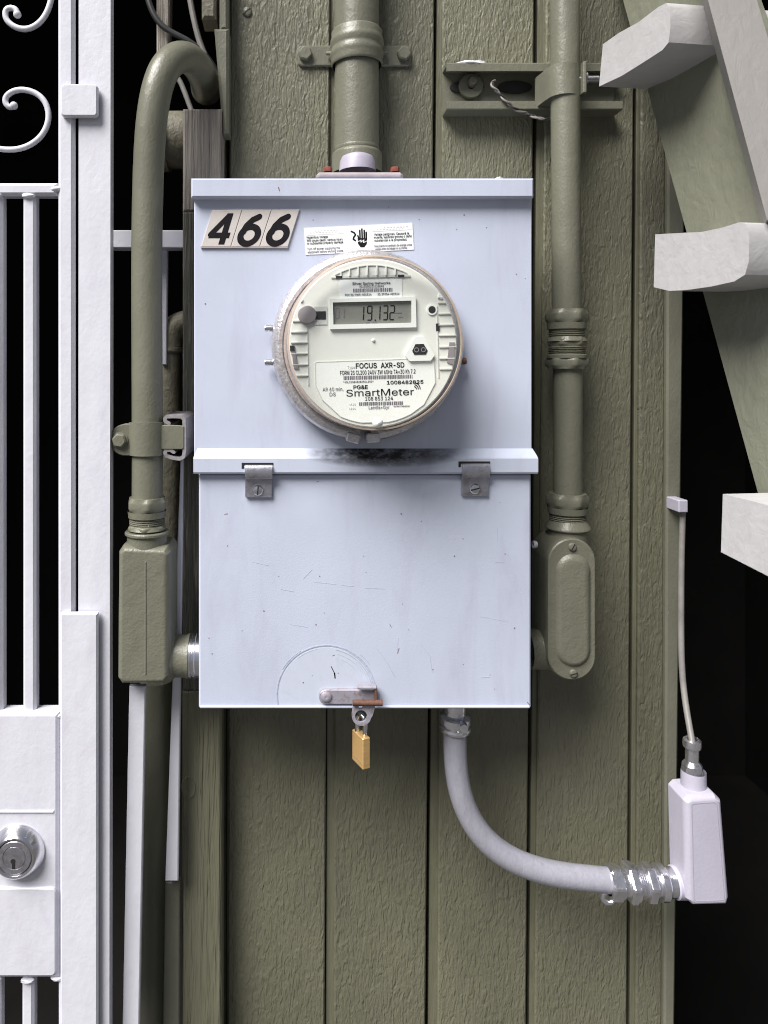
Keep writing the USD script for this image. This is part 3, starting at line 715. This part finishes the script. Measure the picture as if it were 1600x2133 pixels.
# ---------------------------------------------------------------- padlock
pl = thing('padlock', 'small brass padlock hanging from the latch under the box', 'padlock')
yP = -.004
bw, bt, bh = .0205, .0082, 65 * S(yP)
body = cbox(-bw / 2, bw / 2, -bt / 2, bt / 2, -bh, 0, .0008)
ang = math.radians(-66)
T = trimesh.transformations.rotation_matrix(ang, [0, 0, 1])
pc = P(754, 1536, yP) + [0, .008, 0]
body.apply_transform(T); body.apply_translation(pc)
bo = obj('body', body, mat['brass'], pl)
wm = cbox(-.0078, .0078, -bt / 2 - .0002, -bt / 2 + .0001, -.0235, -.0225, .00005)
wm2 = cat(*[cbox(-.0072 + k * .0024, -.0058 + k * .0024, -bt / 2 - .0002, -bt / 2 + .0001, -.0272, -.0272 + h, .00005) for k, h in enumerate((.0024, .0018, .0022, .0016, .0024))])
k_ = cat(wm, wm2); k_.apply_transform(T); k_.apply_translation(pc)
obj('engraving', k_, mat['brassmark'], bo, False)
pts = [(-.0055, 0, -.004), (-.0055, 0, .008), (-.0048, 0, .0135), (-.0025, 0, .0165), (0, 0, .0173), (.0025, 0, .0165), (.0048, 0, .0135), (.0055, 0, .008), (.0055, 0, -.004)]
sh = tube(spline(pts, 30), .0023, 16)
sh.apply_transform(trimesh.transformations.rotation_matrix(math.radians(-52), [0, 0, 1])); sh.apply_translation(pc)
obj('shackle', sh, mat['bright'], pl)

# ---------------------------------------------------------------- service pipe over the box
sp = thing('service_pipe', 'wide olive riser pipe entering the top of the meter box', 'pipe')
yS = .088
def zpx(py, y): return ZC + (VY - py) * S(y)
def vpipe(cx, w, y0, y1, y, extra=()):
    r = w / 2 * S(y)
    x = (cx - VX) * S(y)
    return lathe([(0.0001, zpx(y1, y)), (r, zpx(y1, y)), (r, zpx(y0, y)), (.0001, zpx(y0, y))], [x, y, 0], 'z', 48)
def vlathe(cx, y, rows, n=60, mod=None):
    """rows: (width in px, photo y) from the top down"""
    x = (cx - VX) * S(y)
    return lathe([(w / 2 * S(y), zpx(py, y)) for w, py in rows][::-1], [x, y, 0], 'z', n, mod)
obj('pipe', vpipe(743.5, 91, -1300, 330, yS), mat['pipe'], sp)
obj('collar', vlathe(743.5, yS, [(91, 308), (93, 312), (91, 316), (102, 321), (104, 325), (104, 362)]), mat['pipe'], sp)
st = thing('pipe_strap', 'two eared olive strap holding the wide riser pipe to the siding', 'pipe strap')
# saddle: ridged band round the pipe front
rows = [(100, 66), (106, 70), (104, 78), (110, 86), (112, 94), (106, 100), (106, 106), (111, 112), (110, 120), (105, 126), (108, 134), (102, 138)]
obj('saddle', vlathe(743.5, yS, rows), mat['pipe'], st, 50)
for sx, ex in ((-1, 636), (1, 841)):
    x0, x1 = (621, 700) if sx < 0 else (786, 857)
    ear = obj('ear', plate(rect(x0, 94, x1, 137, WALL_Y - .004, 9), WALL_Y - .004, WALL_Y - .0002, .0012), mat['pipe'], st)
    obj('rib', tube([P(743.5 + sx * 48, 111, .098), P(743.5 + sx * 62, 111, .108)], .0022, 10), mat['pipe'], ear)
    obj('bolt', bolt_head(ex, 114, WALL_Y - .004, 15, .006, True), mat['pipe'], ear)

# ---------------------------------------------------------------- right hand conduit
rc = thing('conduit', 'slim olive conduit with two couplings on the right of the meter box', 'conduit')
yR = .072
def slant(x0, p0_, x1, p1_, w0, w1, y, y_1=None):
    y_1 = y if y_1 is None else y_1
    return tube([P(x0, p0_, y), P(x1, p1_, y_1)], [w0 / 2 * S(y), w1 / 2 * S(y_1)], 40)
obj('pipe', slant(1166, -1400, 1181, 650, 60, 58, yR), mat['pipe'], rc)
obj('pipe', slant(1183, 760, 1183, 1036, 58, 57, yR), mat['pipe'], rc)
def coupling(cx, y, y0, parent, m_, k=1.0, name='coupling'):
    c_ = (cx - VX) * S(y)
    def rr(w): return w / 2 * S(y) * k
    a = obj('compression_nut', nut([c_, y, 0], rr(86), zpx(y0 + 30, y), zpx(y0, y)), m_, parent, 24)
    rows = [(80, y0 + 28), (78, y0 + 41), (70, y0 + 42)]
    for t in range(4):
        q = y0 + 43 + t * 3.6
        rows += [(74, q), (69, q + 1.8)]
    rows += [(72, y0 + 58), (80, y0 + 66)]
    obj('threaded_neck', vlathe(cx, y, [(w * k, q) for w, q in rows]), m_, parent, 20)
coupling(1181, yR, 645, rc, mat['pipe'])
cxr = (1181 - VX) * S(yR)
obj('union_ring', nut([cxr, yR, 0], 40 * S(yR), zpx(724, yR), zpx(700, yR), turn=.1), mat['pipe'], rc, 40)
obj('threaded_neck', vlathe(1181, yR, [(70, 722)] + [v for t in range(4) for v in ((76, 724 + t * 3.4), (70, 725.7 + t * 3.4))] + [(74, 738), (80, 740), (80, 746)]), mat['pipe'], rc, 20)
obj('compression_nut', nut([cxr, yR, 0], 43 * S(yR), zpx(768, yR), zpx(742, yR), turn=.45), mat['pipe'], rc, 40)
coupling(1182, yR, 1027, rc, mat['pipe'])
obj('flared_ring', vlathe(1183, yR, [(72, 1082), (78, 1088), (88, 1095), (90, 1099), (88, 1101), (79, 1102), (79, 1140)]), mat['pipe'], rc, 25)
# conduit body with its cover plate
yC = .032
cb = obj('conduit_body', plate(stadium(1189, 1124, 1414, 47, .04), .040, .088, .002), mat['cast'], rc)
cp = obj('cover_plate', plate(stadium(1192, 1122, 1417, 49.5, yC), yC, yC + .0078, .0012), mat['cast'], rc)
st_o = stadium(1194, 1153, 1389, 37, yC)
pts = [(x, yC + .0005, z) for x, z in st_o.exterior.coords] + [(x, yC - .0022, z) for x, z in st_o.buffer(-.0022).exterior.coords] + [(x, yC - .0040, z) for x, z in st_o.buffer(-.0055).exterior.coords]
obj('raised_panel', hull(pts), mat['cast'], cp, 50)
for x, y_, d in ((1192, 1139, 60), (1194, 1402, 15)):
    hd, br = screw(x, y_, yC, 8.5, .0026, d)
    q = obj('screw', hd, mat['cast'], cp); obj('slot', br, mat['dark'], cp, False)
obj('hub', lathe([(.0195, P(1100, 0, .066)[0]), (.0195, P(1138, 0, .066)[0]), (.0215, P(1146, 0, .066)[0]), (.0215, P(1170, 0, .066)[0])], [0, .066, zpx(1352, .066)], 'x', 40), mat['cast'], rc)

# strut channel at top right, with clamp and wire
def xsweep(pg, x0, x1):
    """pg: polygon in (y,z); swept along x"""
    m = trimesh.creation.extrude_polygon(pg, x1 - x0, engine='earcut')
    m.apply_transform(np.array([[0, 0, 1, x0], [1, 0, 0, 0], [0, 1, 0, 0], [0, 0, 0, 1.0]]))
    return m
su = thing('strut_channel', 'short olive steel channel fixed across the siding behind the slim conduit', 'channel')
yU = .094
zt, zb = zpx(134, yU), zpx(226, yU)
t_ = .0028
cpts = [(yU, zt - .0075), (yU, zt), (WALL_Y - .0005, zt), (WALL_Y - .0005, zb), (yU, zb), (yU, zb + .0075)]
cprof = LineString(cpts).buffer(t_ / 2, cap_style=2, join_style=1).intersection(sbox(0, 0, WALL_Y - .0004, 5))
xa, xb = P(930, 0, yU)[0], P(1296, 0, yU)[0]
obj('channel', xsweep(cprof, xa, xb), mat['pipe'], su, 40)
for x in (975, 1075):
    sg = affinity.scale(disc(x, 178, 24, .107), 1.5, .55)
    obj('slot', extr(sg, .1105, .1125), mat['dark'], su, False)
obj('washer', lathe([(.0135, .1125), (.0135, .109), (.0125, .108), (.004, .108), (.003, .1095)], [P(982, 0, .108)[0], 0, zpx(178, .108)], 'y', 30), mat['pipe'], su, 40)
obj('bolt', bolt_head(983, 172, .108, 10, .006), mat['oldpipe'], su)
bl = trimesh.creation.icosphere(3, 1.0)
bl.vertices *= (0.75 + .5 * meshkit.noise(bl.vertices * 3.1, 4))[:, None]
bl.apply_scale([.017, .006, .0028]); bl.apply_translation([P(985, 0, yU)[0], yU + .004, zt + .002])
obj('dropping', bl, mat['chip'], su)
pc2 = thing('pipe_clamp', 'olive clamp gripping the slim conduit on the steel channel', 'clamp')
xc = (1172.5 - VX) * S(yR); rr = .0158
band = Polygon([(xc - rr - .004, .098), (xc - rr - .001, yR + .004)] + [(xc + rr * math.cos(a), yR + rr * math.sin(a)) for a in np.linspace(math.pi * 1.02, math.pi * 1.98, 20)] + [(xc + rr + .001, yR + .004), (xc + rr + .004, .098)])
bm = trimesh.creation.extrude_polygon(band, zpx(142, yR) - zpx(206, yR), engine='earcut'); bm.apply_translation([0, 0, zpx(206, yR)])
obj('band', bm, mat['pipe'], pc2, 40)
obj('bolt', lathe([(.0001, .020), (.0035, .020), (.0035, .008), (.0075, .007), (.0075, .003), (.003, .002), (.003, -.004)], [xc + rr - .002, yR - .006, zpx(170, yR)], 'x', 18), mat['zinc'], pc2)
obj('ear', cbox(xc + rr - .001, xc + rr + .0025, yR - .016, yR + .02, zpx(205, yR), zpx(140, yR), .0008), mat['pipe'], pc2)
wr = thing('tie_wire', 'twisted bare wire hanging over the steel channel', 'wire')
wp = spline([P(1030, 168, .098), P(1026, 178, .094), P(1045, 200, .0905), P(1072, 226, .0895), P(1100, 238, .093), P(1125, 247, .088), P(1150, 243, .09)], 90)
tw = np.linspace(0, 30, 90)
for k, m_ in ((0, 'copper'), (1, 'black')):
    off = np.stack([np.cos(tw + k * math.pi), np.sin(tw + k * math.pi), np.sin(tw + k * math.pi + .8)], 1) * .0010
    obj('strand', tube(wp + off, .0011, 7), mat[m_], wr)

# ---------------------------------------------------------------- left conduit
lc = thing('conduit', 'olive conduit on the left of the meter box, curving back at the top', 'conduit')
yL = .024
path = [P(307, 1040, yL), P(307, 860, yL), P(306, 680, yL), P(306, 520, yL), P(308, 400, yL), P(312, 300, yL - .002), P(322, 210, yL - .004), P(340, 150, yL), P(366, 122, yL + .015), P(396, 124, yL + .04), P(418, 150, yL + .07), P(426, 172, yL + .10), P(432, 190, .22)]
obj('pipe', tube(spline(path, 90), 32 * S(yL) * np.r_[np.ones(55), np.linspace(1, 1.1, 35)], 36), mat['pipe'], lc)
coupling(306.5, yL, 1035, lc, mat['pipe'], .99)
obj('compression_nut', nut([(306.5 - VX) * S(yL), yL, 0], 41 * S(yL), zpx(1105, yL), zpx(1091, yL), turn=.5), mat['pipe'], lc, 40)
obj('lock_ring', vlathe(306.5, yL, [(40, 1104), (88, 1105), (91, 1107), (91, 1111), (88, 1113), (82, 1114), (82, 1165)]), mat['pipe'], lc, 25)
bodg = poly([(246, 1150), (256, 1135), (348, 1139), (356, 1152), (356, 1408), (346, 1424), (254, 1426), (244, 1412)], .008, 6)
lb = obj('conduit_body', pillow(bodg, .004, .048, .006, 6, .011), mat['cast'], lc, 50)
obj('mould_seam', cbox(P(305, 0, .008)[0] - .0007, P(305, 0, .008)[0] + .0007, .0034, .012, zpx(1405, .004), zpx(1170, .004), .0003), mat['cast'], lb)
xh = lambda px: P(px, 0, .03)[0]
obj('hub', lathe([(.026, xh(345)), (.0235, xh(358)), (.0195, xh(366)), (.0195, xh(388)), (.0205, xh(391)), (.0205, xh(396))], [0, .030, zpx(1366, .030)], 'x', 44), mat['cast'], lc, 40)
obj('lock_nut', lathe([(.0195, xh(396)), (.0208, xh(397)), (.0208, xh(401)), (.0198, xh(402)), (.0198, xh(404)), (.0208, xh(405)), (.0208, xh(409)), (.0200, xh(410)), (.0200, xh(424))], [0, .030, zpx(1366, .030)], 'x', 44), mat['bright'], lc, 25)
# strap and end-on channel
cl = thing('pipe_clamp', 'flat olive clamp bolted round the left conduit', 'clamp')
yK = yL - 32 * S(yL) - .0022
earg = unary_union([disc(262, 916, 33, yL - .006), rect(262, 882, 284, 949, yL - .006)]).convex_hull
ear = obj('ear', plate(earg, yL - .008, yL - .0045, .0008), mat['pipe'], cl)
obj('bolt', bolt_head(250, 917, yL - .008, 15, .0055), mat['pipe'], ear)
obj('washer', lathe([(.0078, yL - .0078), (.0078, yL - .0092), (.006, yL - .0096)], [P(250, 0, yL - .008)[0], 0, zpx(917, yL - .008)], 'y', 24), mat['pipe'], ear)
xcl = (307 - VX) * S(yL); r1 = 32 * S(yL) + .0004; r2_ = r1 + .0024
ang_ = np.linspace(math.pi * 1.12, math.pi * 1.90, 24)
bandp = Polygon([(xcl + r2_ * math.cos(a), yL + r2_ * math.sin(a)) for a in ang_] + [(xcl + r1 * math.cos(a), yL + r1 * math.sin(a)) for a in ang_[::-1]])
bm = trimesh.creation.extrude_polygon(bandp, zpx(880, yL - .01) - zpx(949, yL - .01), engine='earcut'); bm.apply_translation([0, 0, zpx(949, yL - .01)])
obj('band', bm, mat['pipe'], cl, 40)
obj('tongue', plate(poly([(325, 879), (341, 879), (341, 889), (384, 888), (384, 934), (342, 934), (342, 948), (325, 949)], yL - .009).convex_hull.intersection(rect(325, 886, 383, 936, yL - .009)), yL - .009, yL - .006, .0006), mat['pipe'], cl)
ch = thing('strut_channel', 'end of a steel channel with curled lips beside the left conduit', 'channel')
yE = .016
def cprofile(y):
    pts = [(352, 882), (345, 878), (343, 872), (347, 868), (362, 867.5), (377, 868), (383, 873), (384, 900), (384, 940), (382, 952), (374, 956), (360, 954), (347, 950), (343, 943), (347, 937), (356, 938), (362, 942)]
    return LineString([XZ(a, b, y) for a, b in pts]).buffer(3.6 * S(y), quad_segs=4)
obj('channel', extr(cprofile(yE), yE, .081), mat['galv'], ch, 40)

# ---------------------------------------------------------------- small white and olive uprights left of the board
def bar(name, label, category, top, bot, yf, th, m_, bev=.001, group=None):
    o = obj(name, slab(top, bot, yf, yf + th, bev), mat[m_])
    return tag(o, label, category, group)
bar('flat_bar', 'white flat bar rising beside the olive pipe below the left conduit fitting', 'bar', (269, 303, 1430), (246, 281, 2600), .026, .006, 'white')
bar('flat_bar', 'narrow white bar between the left conduit and the upright board', 'bar', (376, 382, 955), (344, 371, 1836), .058, .006, 'white')
bar('flat_bar', 'thin white upright showing behind the left conduit above the elbow', 'bar', (336, 349, 500), (337, 347, 760), .11, .006, 'white')
bar('flat_strip', 'dull olive strip at the foot of the upright board', 'strip', (344, 374, 1838), (333, 371, 2600), .074, .008, 'pipe')
bar('cross_bar', 'short white cross bar from the gate frame behind the left conduit', 'bar', (230, 384, 479), (230, 384, 516), .085, .02, 'white')
dp = thing('downpipe', 'olive downpipe under the left conduit fitting, beside the white bar', 'pipe')
obj('pipe', slant(325, 1415, 312, 3000, 66, 66, .115), mat['pipe'], dp)
de = thing('drain_pipe', 'dirty old pipe elbow behind the left conduit', 'pipe')
obj('elbow', tube(spline([P(420, 672, .125), P(392, 670, .125), P(368, 678, .125), P(356, 700, .125), P(355, 724, .125)], 26), 24 * S(.125), 22), mat['oldpipe'], de)
obj('collar', vlathe(355, .125, [(40, 722), (51, 724), (51, 732), (46, 735)]), mat['oldpipe'], de)
obj('pipe', vpipe(354, 40, 730, 2500, .125), mat['oldpipe'], de)
sb = thing('pipe_stub', 'short thick pipe stub behind the top of the left conduit', 'pipe')
obj('pipe', tube([P(300, 292, .17), P(420, 292, .17)], 58 * S(.17), 30), mat['oldpipe'], sb)
obj('socket', tube([P(338, 292, .17), P(352, 292, .17)], 64 * S(.17), 30), mat['oldpipe'], sb)
sg_ = thing('edge_conduit', 'short olive flat conduit at the top left edge of the siding', 'conduit')
obj('lower_length', slab((446, 477, 58), (464, 477, 276), .085, .11, .003), mat['pipe'], sg_)
obj('upper_length', slab((456, 474, -400), (457, 476, 62), .090, .112, .003), mat['pipe'], sg_)
obj('junction_cover', slab((418, 452, -200), (420, 450, 38), .10, .13, .003), mat['oldpipe'], sg_)
for lab, pts_, r_, m_ in (('dark cable sagging across the gap above the left conduit bend', [(300, -60), (312, 10), (340, 55), (390, 84), (430, 118), (455, 160)], .0036, 'black'),
                          ('grey cable dropping past the left conduit bend', [(385, -60), (402, 30), (425, 110), (445, 150), (452, 200)], .0036, 'cable'),
                          ('pale cable in the crook of the left conduit bend', [(352, 150), (372, 165), (384, 190), (396, 222), (410, 260)], .003, 'cable')):
    tag(obj('cable', tube(spline([P(a, b, .19) for a, b in pts_], 40), r_, 10), mat[m_]), lab, 'cable')
tag(obj('batten', slab((325, 357, -300), (326, 352, 130), .20, .22, .002), mat['oldwood']), 'rough wood batten in the dark gap above the left conduit', 'batten')

# ---------------------------------------------------------------- gate
gt = thing('gate', 'white iron gate with upright bars and scrolls', 'gate')
yG = .008
CHIPS = []
def gbar(a, b, c, d, yf=yG, th=.022, bev=.002, m_='white', name='bar'):
    return obj(name, slab((a, c, b), (a if np.ndim(d) == 0 else d[0], c if np.ndim(d) == 0 else d[1], d if np.ndim(d) == 0 else d[2]), yf, yf + th, bev), mat[m_], gt)
gbar(119, -900, 154, (121, 155, 2900), yG, .006, .003, 'white', 'stile')
gbar(-420, 380, 118.5, 407, yG + .001, .014, .003, 'white', 'rail')
for k in range(6):
    x = 47 - k * 69
    gbar(x, 408, x + 27, 1484, yG + .003, .010, .0025)
    gbar(x - 2, 2041, x + 23, 2900, yG + .003, .010, .0025)
lp = gbar(-420, 1485, 122, 2040, yG - .002, .016, .003, 'white', 'lock_panel')
obj('seam_ridge', slab((-420, 112, 1689), (-420, 112, 1695), yG - .0032, yG - .001, .0008), mat['white'], lp)
obj('raised_plate', plate(rect(-420, 1850, 116, 2033, yG - .004, 10), yG - .0042, yG - .0015, .001), mat['white'], lp)
gbar(126, 1278, 203, 2900, yG - .006, .0055, .0014, 'white', 'guard_plate')
obj('stop_tab', plate(rect(126, 174, 203, 242, yG - .006, 8), yG - .006, yG - .0005, .0014), mat['white'], gt)
cr = random.Random(11)
for px_, py_, r_ in ((168, 1112, 9), (170, 1132, 7), (167, 1092, 5), (171, 1150, 4)):
    bl_ = Polygon([(px_ + r_ * cr.uniform(.5, 1) * math.cos(a), py_ + 1.6 * r_ * cr.uniform(.5, 1) * math.sin(a)) for a in np.linspace(0, 2 * math.pi, 12)[:-1]])
    CHIPS.append(bl_)
for px_, py_ in ((60, 408), (60, 1484), (-9, 408), (-9, 1484), (58, 2041), (119, 394), (120, 1490), (120, 2036)):
    w_ = trimesh.creation.icosphere(2, 1.0)
    w_.vertices *= (.8 + .4 * meshkit.noise(w_.vertices * 2.3 + px_, 3))[:, None]
    w_.apply_scale([.0065, .0035, .0028]); w_.apply_translation(P(px_, py_, yG + .003))
    obj('weld', w_, mat['white'], gt)
def scroll(pts, r=6.2):
    obj('scroll', tube(spline([P(a, b, yG + .012) for a, b in pts], 60), r * S(yG), 14), mat['white'], gt)
    e = trimesh.creation.icosphere(2, r * 1.35 * S(yG)); e.apply_translation(P(*pts[-1], yG + .012))
    obj('scroll_tip', e, mat['white'], gt)
scroll([(118, -120), (112, -60), (105, 5), (85, 44), (56, 60), (28, 54), (12, 36), (14, 20), (27, 17), (36, 30)])
scroll([(-60, 290), (0, 310), (50, 307), (88, 280), (101, 240), (88, 205), (56, 188), (24, 192), (11, 208), (18, 222), (29, 220)])
lk = thing('deadbolt', 'round steel deadbolt lock set in the white gate panel', 'lock')
yk = yG - .002
ck = [P(38, 0, yk)[0], 0, zpx(1772, yk)]
u = S(yk)
obj('collar', lathe([(56 * u, yk), (55.5 * u, yk - .002), (45 * u, yk - .010), (41 * u, yk - .0115), (37 * u, yk - .011), (35 * u, yk - .009)], ck, 'y', 60), mat['bright'], lk, 50)
cyl = obj('cylinder', lathe([(35 * u, yk - .005), (34.5 * u, yk - .0098), (33 * u, yk - .0105), (24 * u, yk - .0105), (23 * u, yk - .0097), (22 * u, yk - .0103), (.0001, yk - .0103)], ck, 'y', 50), mat['zinc'], lk, 30)
kz = extr(unary_union([Point(ck[0] - .001, ck[2] - .003).buffer(.0022), sbox(ck[0] - .0018, ck[2] - .010, ck[0] + .0008, ck[2] - .002)]), yk - .0107, yk - .0102)
obj('keyhole', kz, mat['dark'], cyl, False)
gp_ = UsdGeom.Xform.Define(stage, '/World/gate_post').GetPrim()
obj('post', slab((171, 237, -900), (168, 232, 2900), .020, .010, .0025), mat['white'], gp_)
for c_ in CHIPS:
    obj('paint_chip', extr(to_world(c_, .020), .0196, .0201), mat['rust'], gp_, False)
tag(gp_, 'broad white steel post beside the gate, scuffed at one edge', 'post')

# ---------------------------------------------------------------- flexible conduit and pale conduit body
fxo = thing('flexible_conduit', 'pale grey flexible conduit bending from under the box to the right', 'conduit')
yX = .050
path = [P(948, 1512, yX), P(948, 1560, yX), P(953, 1620, yX), P(968, 1678, yX), P(1000, 1735, yX), P(1050, 1780, yX), P(1120, 1811, yX), P(1195, 1826, yX), P(1290, 1836, yX)]
obj('tube', tube(spline(path, 80), 24 * S(yX), 28), mat['flex'], fxo)
cf = obj('box_connector', vlathe(948, yX, [(44, 1462), (44, 1486), (47, 1488), (62, 1490), (65, 1492), (65, 1503), (58, 1504), (58, 1508), (64, 1511), (66, 1516), (62, 1521), (50, 1524)], 48), mat['cast_zinc'], fxo, 30)
obj('clamp_screw', lathe([(.0001, -.006), (.004, -.006), (.0045, -.003), (.0045, .004)], [P(967, 0, .03)[0], yX - .014, zpx(1512, .036)], 'y', 16), mat['cast_zinc'], cf)
hx = lambda px: P(px, 0, yX)[0]
cn = [0, yX, zpx(1838, yX)]
hp = [(24, 1266), (31, 1267), (34, 1271), (34, 1288), (31, 1292), (27, 1293), (27, 1303), (36, 1304), (39, 1308), (39, 1318), (36, 1322), (27, 1323)] + [v for k in range(4) for v in ((30, 1324.5 + k * 4), (27, 1326.5 + k * 4))] + [(27, 1342), (36, 1343), (37, 1346), (37, 1357), (35, 1360), (26, 1361), (26, 1368), (34, 1369), (35, 1372), (35, 1382), (33, 1385), (28, 1386), (29, 1420)]
obj('end_connector', lathe([(r * S(yX), hx(px)) for r, px in hp], cn, 'x', 48, hexmod({2, 3, 7, 8, 9, 21, 22, 23, 24}, .2)), mat['cast_zinc'], fxo, 22)
lug = tube([P(1268 + 13 * math.cos(a), 1868 + 12 * math.sin(a), yX - .004) for a in np.linspace(0, 2 * math.pi, 20)], .0026, 10, False)
obj('clamp_lug', lug, mat['cast_zinc'], fxo)
pb = thing('pale_fitting', 'pale grey conduit body at the corner of the siding, end of the flexible conduit', 'conduit fitting')
yb0 = .030
bg = poly([(1428, 1672), (1438, 1662), (1493, 1658), (1506, 1670), (1522, 1872), (1517, 1888), (1446, 1890), (1433, 1878)], yb0, 5)
ib = bg.buffer(-.0035)
bb = obj('body', pillow(bg, yb0, .062, .005, 5, .007), mat['pvc'], pb, 50)
obj('cover_seam', extr(ib.buffer(-.0025).boundary.buffer(.00035), yb0 - .0002, yb0 + .0006), mat['hub'], bb, False)
obj('neck', vlathe(1445, .05, [(47, 1605), (48, 1612), (50, 1680)]), mat['pvc'], pb)
obj('hub', lathe([(27 * S(yX), hx(1386)), (27 * S(yX), hx(1400)), (31 * S(yX), hx(1404)), (31 * S(yX), hx(1440))], cn, 'x', 36), mat['pvc'], pb)
cc = thing('thin_conduit', 'thin grey conduit running up the corner trim from the pale fitting', 'conduit')
obj('tube', tube(spline([P(1442, 1545, .05), P(1434, 1500, .06), P(1423, 1420, .075), P(1419, 1300, .085), P(1420, 1160, .092), P(1424, 1040, .097)], 50), 6 * S(.08), 14), mat['cable'], cc)
obj('connector', vlathe(1442, .05, [(26, 1538), (34, 1541), (36, 1550), (34, 1556), (26, 1558), (26, 1584), (32, 1588), (38, 1592), (40, 1602), (38, 1609)]), mat['cast_zinc'], cc, 30)
obj('strap', pxbox(1414, 1042, 1434, 1068, .086, .112, .001), mat['pvc'], cc)

# ---------------------------------------------------------------- stairs on the right
sr = thing('staircase', 'open painted stairs climbing past the right end of the siding', 'stairs')
SV = (395.0, 690.0)                                  # where the treads' side edges run to
udir = np.array([(SV[0] - VX) / F, 1.0, (VY - SV[1]) / F])
wdir = np.array([1.0, (VX - SV[0]) / F, 0.0]); wdir /= np.linalg.norm(wdir)
def atd(px, py, d):
    return P(px, py, d - D0)
def tread(pts_d, L=.62, m_='stair'):
    """pts_d: side outline as (px, py, depth) in order; pushed along the tread's length"""
    a = np.array([atd(*q) for q in pts_d])
    n = len(a)
    b = a + wdir * L
    V = np.vstack([a, b]); fs = []
    for i in range(n):
        j = (i + 1) % n
        fs += [[i, j, j + n], [i, j + n, i + n]]
    e = trimesh.creation.triangulate_polygon(Polygon([(q @ udir, q[2]) for q in a]), engine='earcut')
    ev, ef = e
    # map triangulated vertices back
    k2 = {(round(q @ udir, 7), round(q[2], 7)): i for i, q in enumerate(a)}
    idx = [k2[(round(v[0], 7), round(v[1], 7))] for v in ev]
    for f in ef:
        t = [idx[f[0]], idx[f[1]], idx[f[2]]]
        fs += [t, [x + n for x in t[::-1]]]
    m = trimesh.Trimesh(V, fs, process=False)
    trimesh.repair.fix_normals(m)
    return m
def side(px):                                       # depth on the treads' end plane
    return 860 * .70 / (px - SV[0])
def outline(p):
    return [(x, y_, side(x)) for x, y_ in p]
t1 = outline([(1256, 92), (1290, 68), (1330, 46), (1372, 14), (1388, 6), (1395, 16), (1397, 55), (1393, 88), (1380, 104), (1340, 130), (1295, 158), (1248, 180)])
t2 = outline([(1365, 488), (1420, 485), (1462, 483), (1505, 474), (1540, 463), (1554, 466), (1561, 490), (1560, 545), (1552, 572), (1530, 586), (1480, 597), (1430, 604), (1395, 606), (1362, 598)])
t3 = outline([(1506, 1029), (1600, 1052), (1690, 1082), (1730, 1096), (1738, 1130), (1736, 1210), (1722, 1240), (1690, 1240), (1600, 1200), (1502, 1150)])
for t in (t1, t2, t3):
    obj('tread', tread(t), mat['stair'], sr, 40)
def scaled(t, dz, dd):
    out = []
    for x, y_, d in t:
        p = atd(x, y_, d) + [-udir[0] * dd * 1.0, -dd, dz]
        out.append(p)
    return out
# one more tread above and below, as the stairs go on
def tread_w(pw, L=.62):
    def back(p):
        d = p[1] + D0
        return (VX + p[0] * F / d, VY - (p[2] - ZC) * F / d, d)
    return tread([back(p) for p in pw], L)
up = [np.array(p) for p in scaled(t1, .2, -.08)]
dn = [np.array(p) for p in scaled(t3, -.2, .08)]
# side stringer behind the tread ends
OA = .452
def dA(px): return OA * F / (px - SV[0])
sa = [(1350, 190), (1580, 1030)]
A0, A1 = atd(1350, 190, dA(1350)), atd(1580, 1030, dA(1580))
sl = (A1 - A0); 
def along(t): return A0 + sl * t
wid = -np.array([udir[0], 1.0, 0]) * .115            # towards the camera
q = [along(-.55), along(2.05), along(2.05) + wid, along(-.55) + wid]
q2 = [p + wdir * .036 for p in q]
obj('stringer', hull(q + q2), mat['stringer'], sr)
B0, B1 = atd(1475, 0, .565), atd(1598, 458, .515)
sb_ = B1 - B0
xr = np.array([1.0, .05, 0]) * .040
dep = np.array([0.02, .035, 0])
q = []
for t in (-.6, 1.0):
    for o in (np.zeros(3), xr):
        for e in (np.zeros(3), dep):
            q.append(B0 + sb_ * t + o + e)
obj('sloping_board', hull(q), mat['slope'], sr)
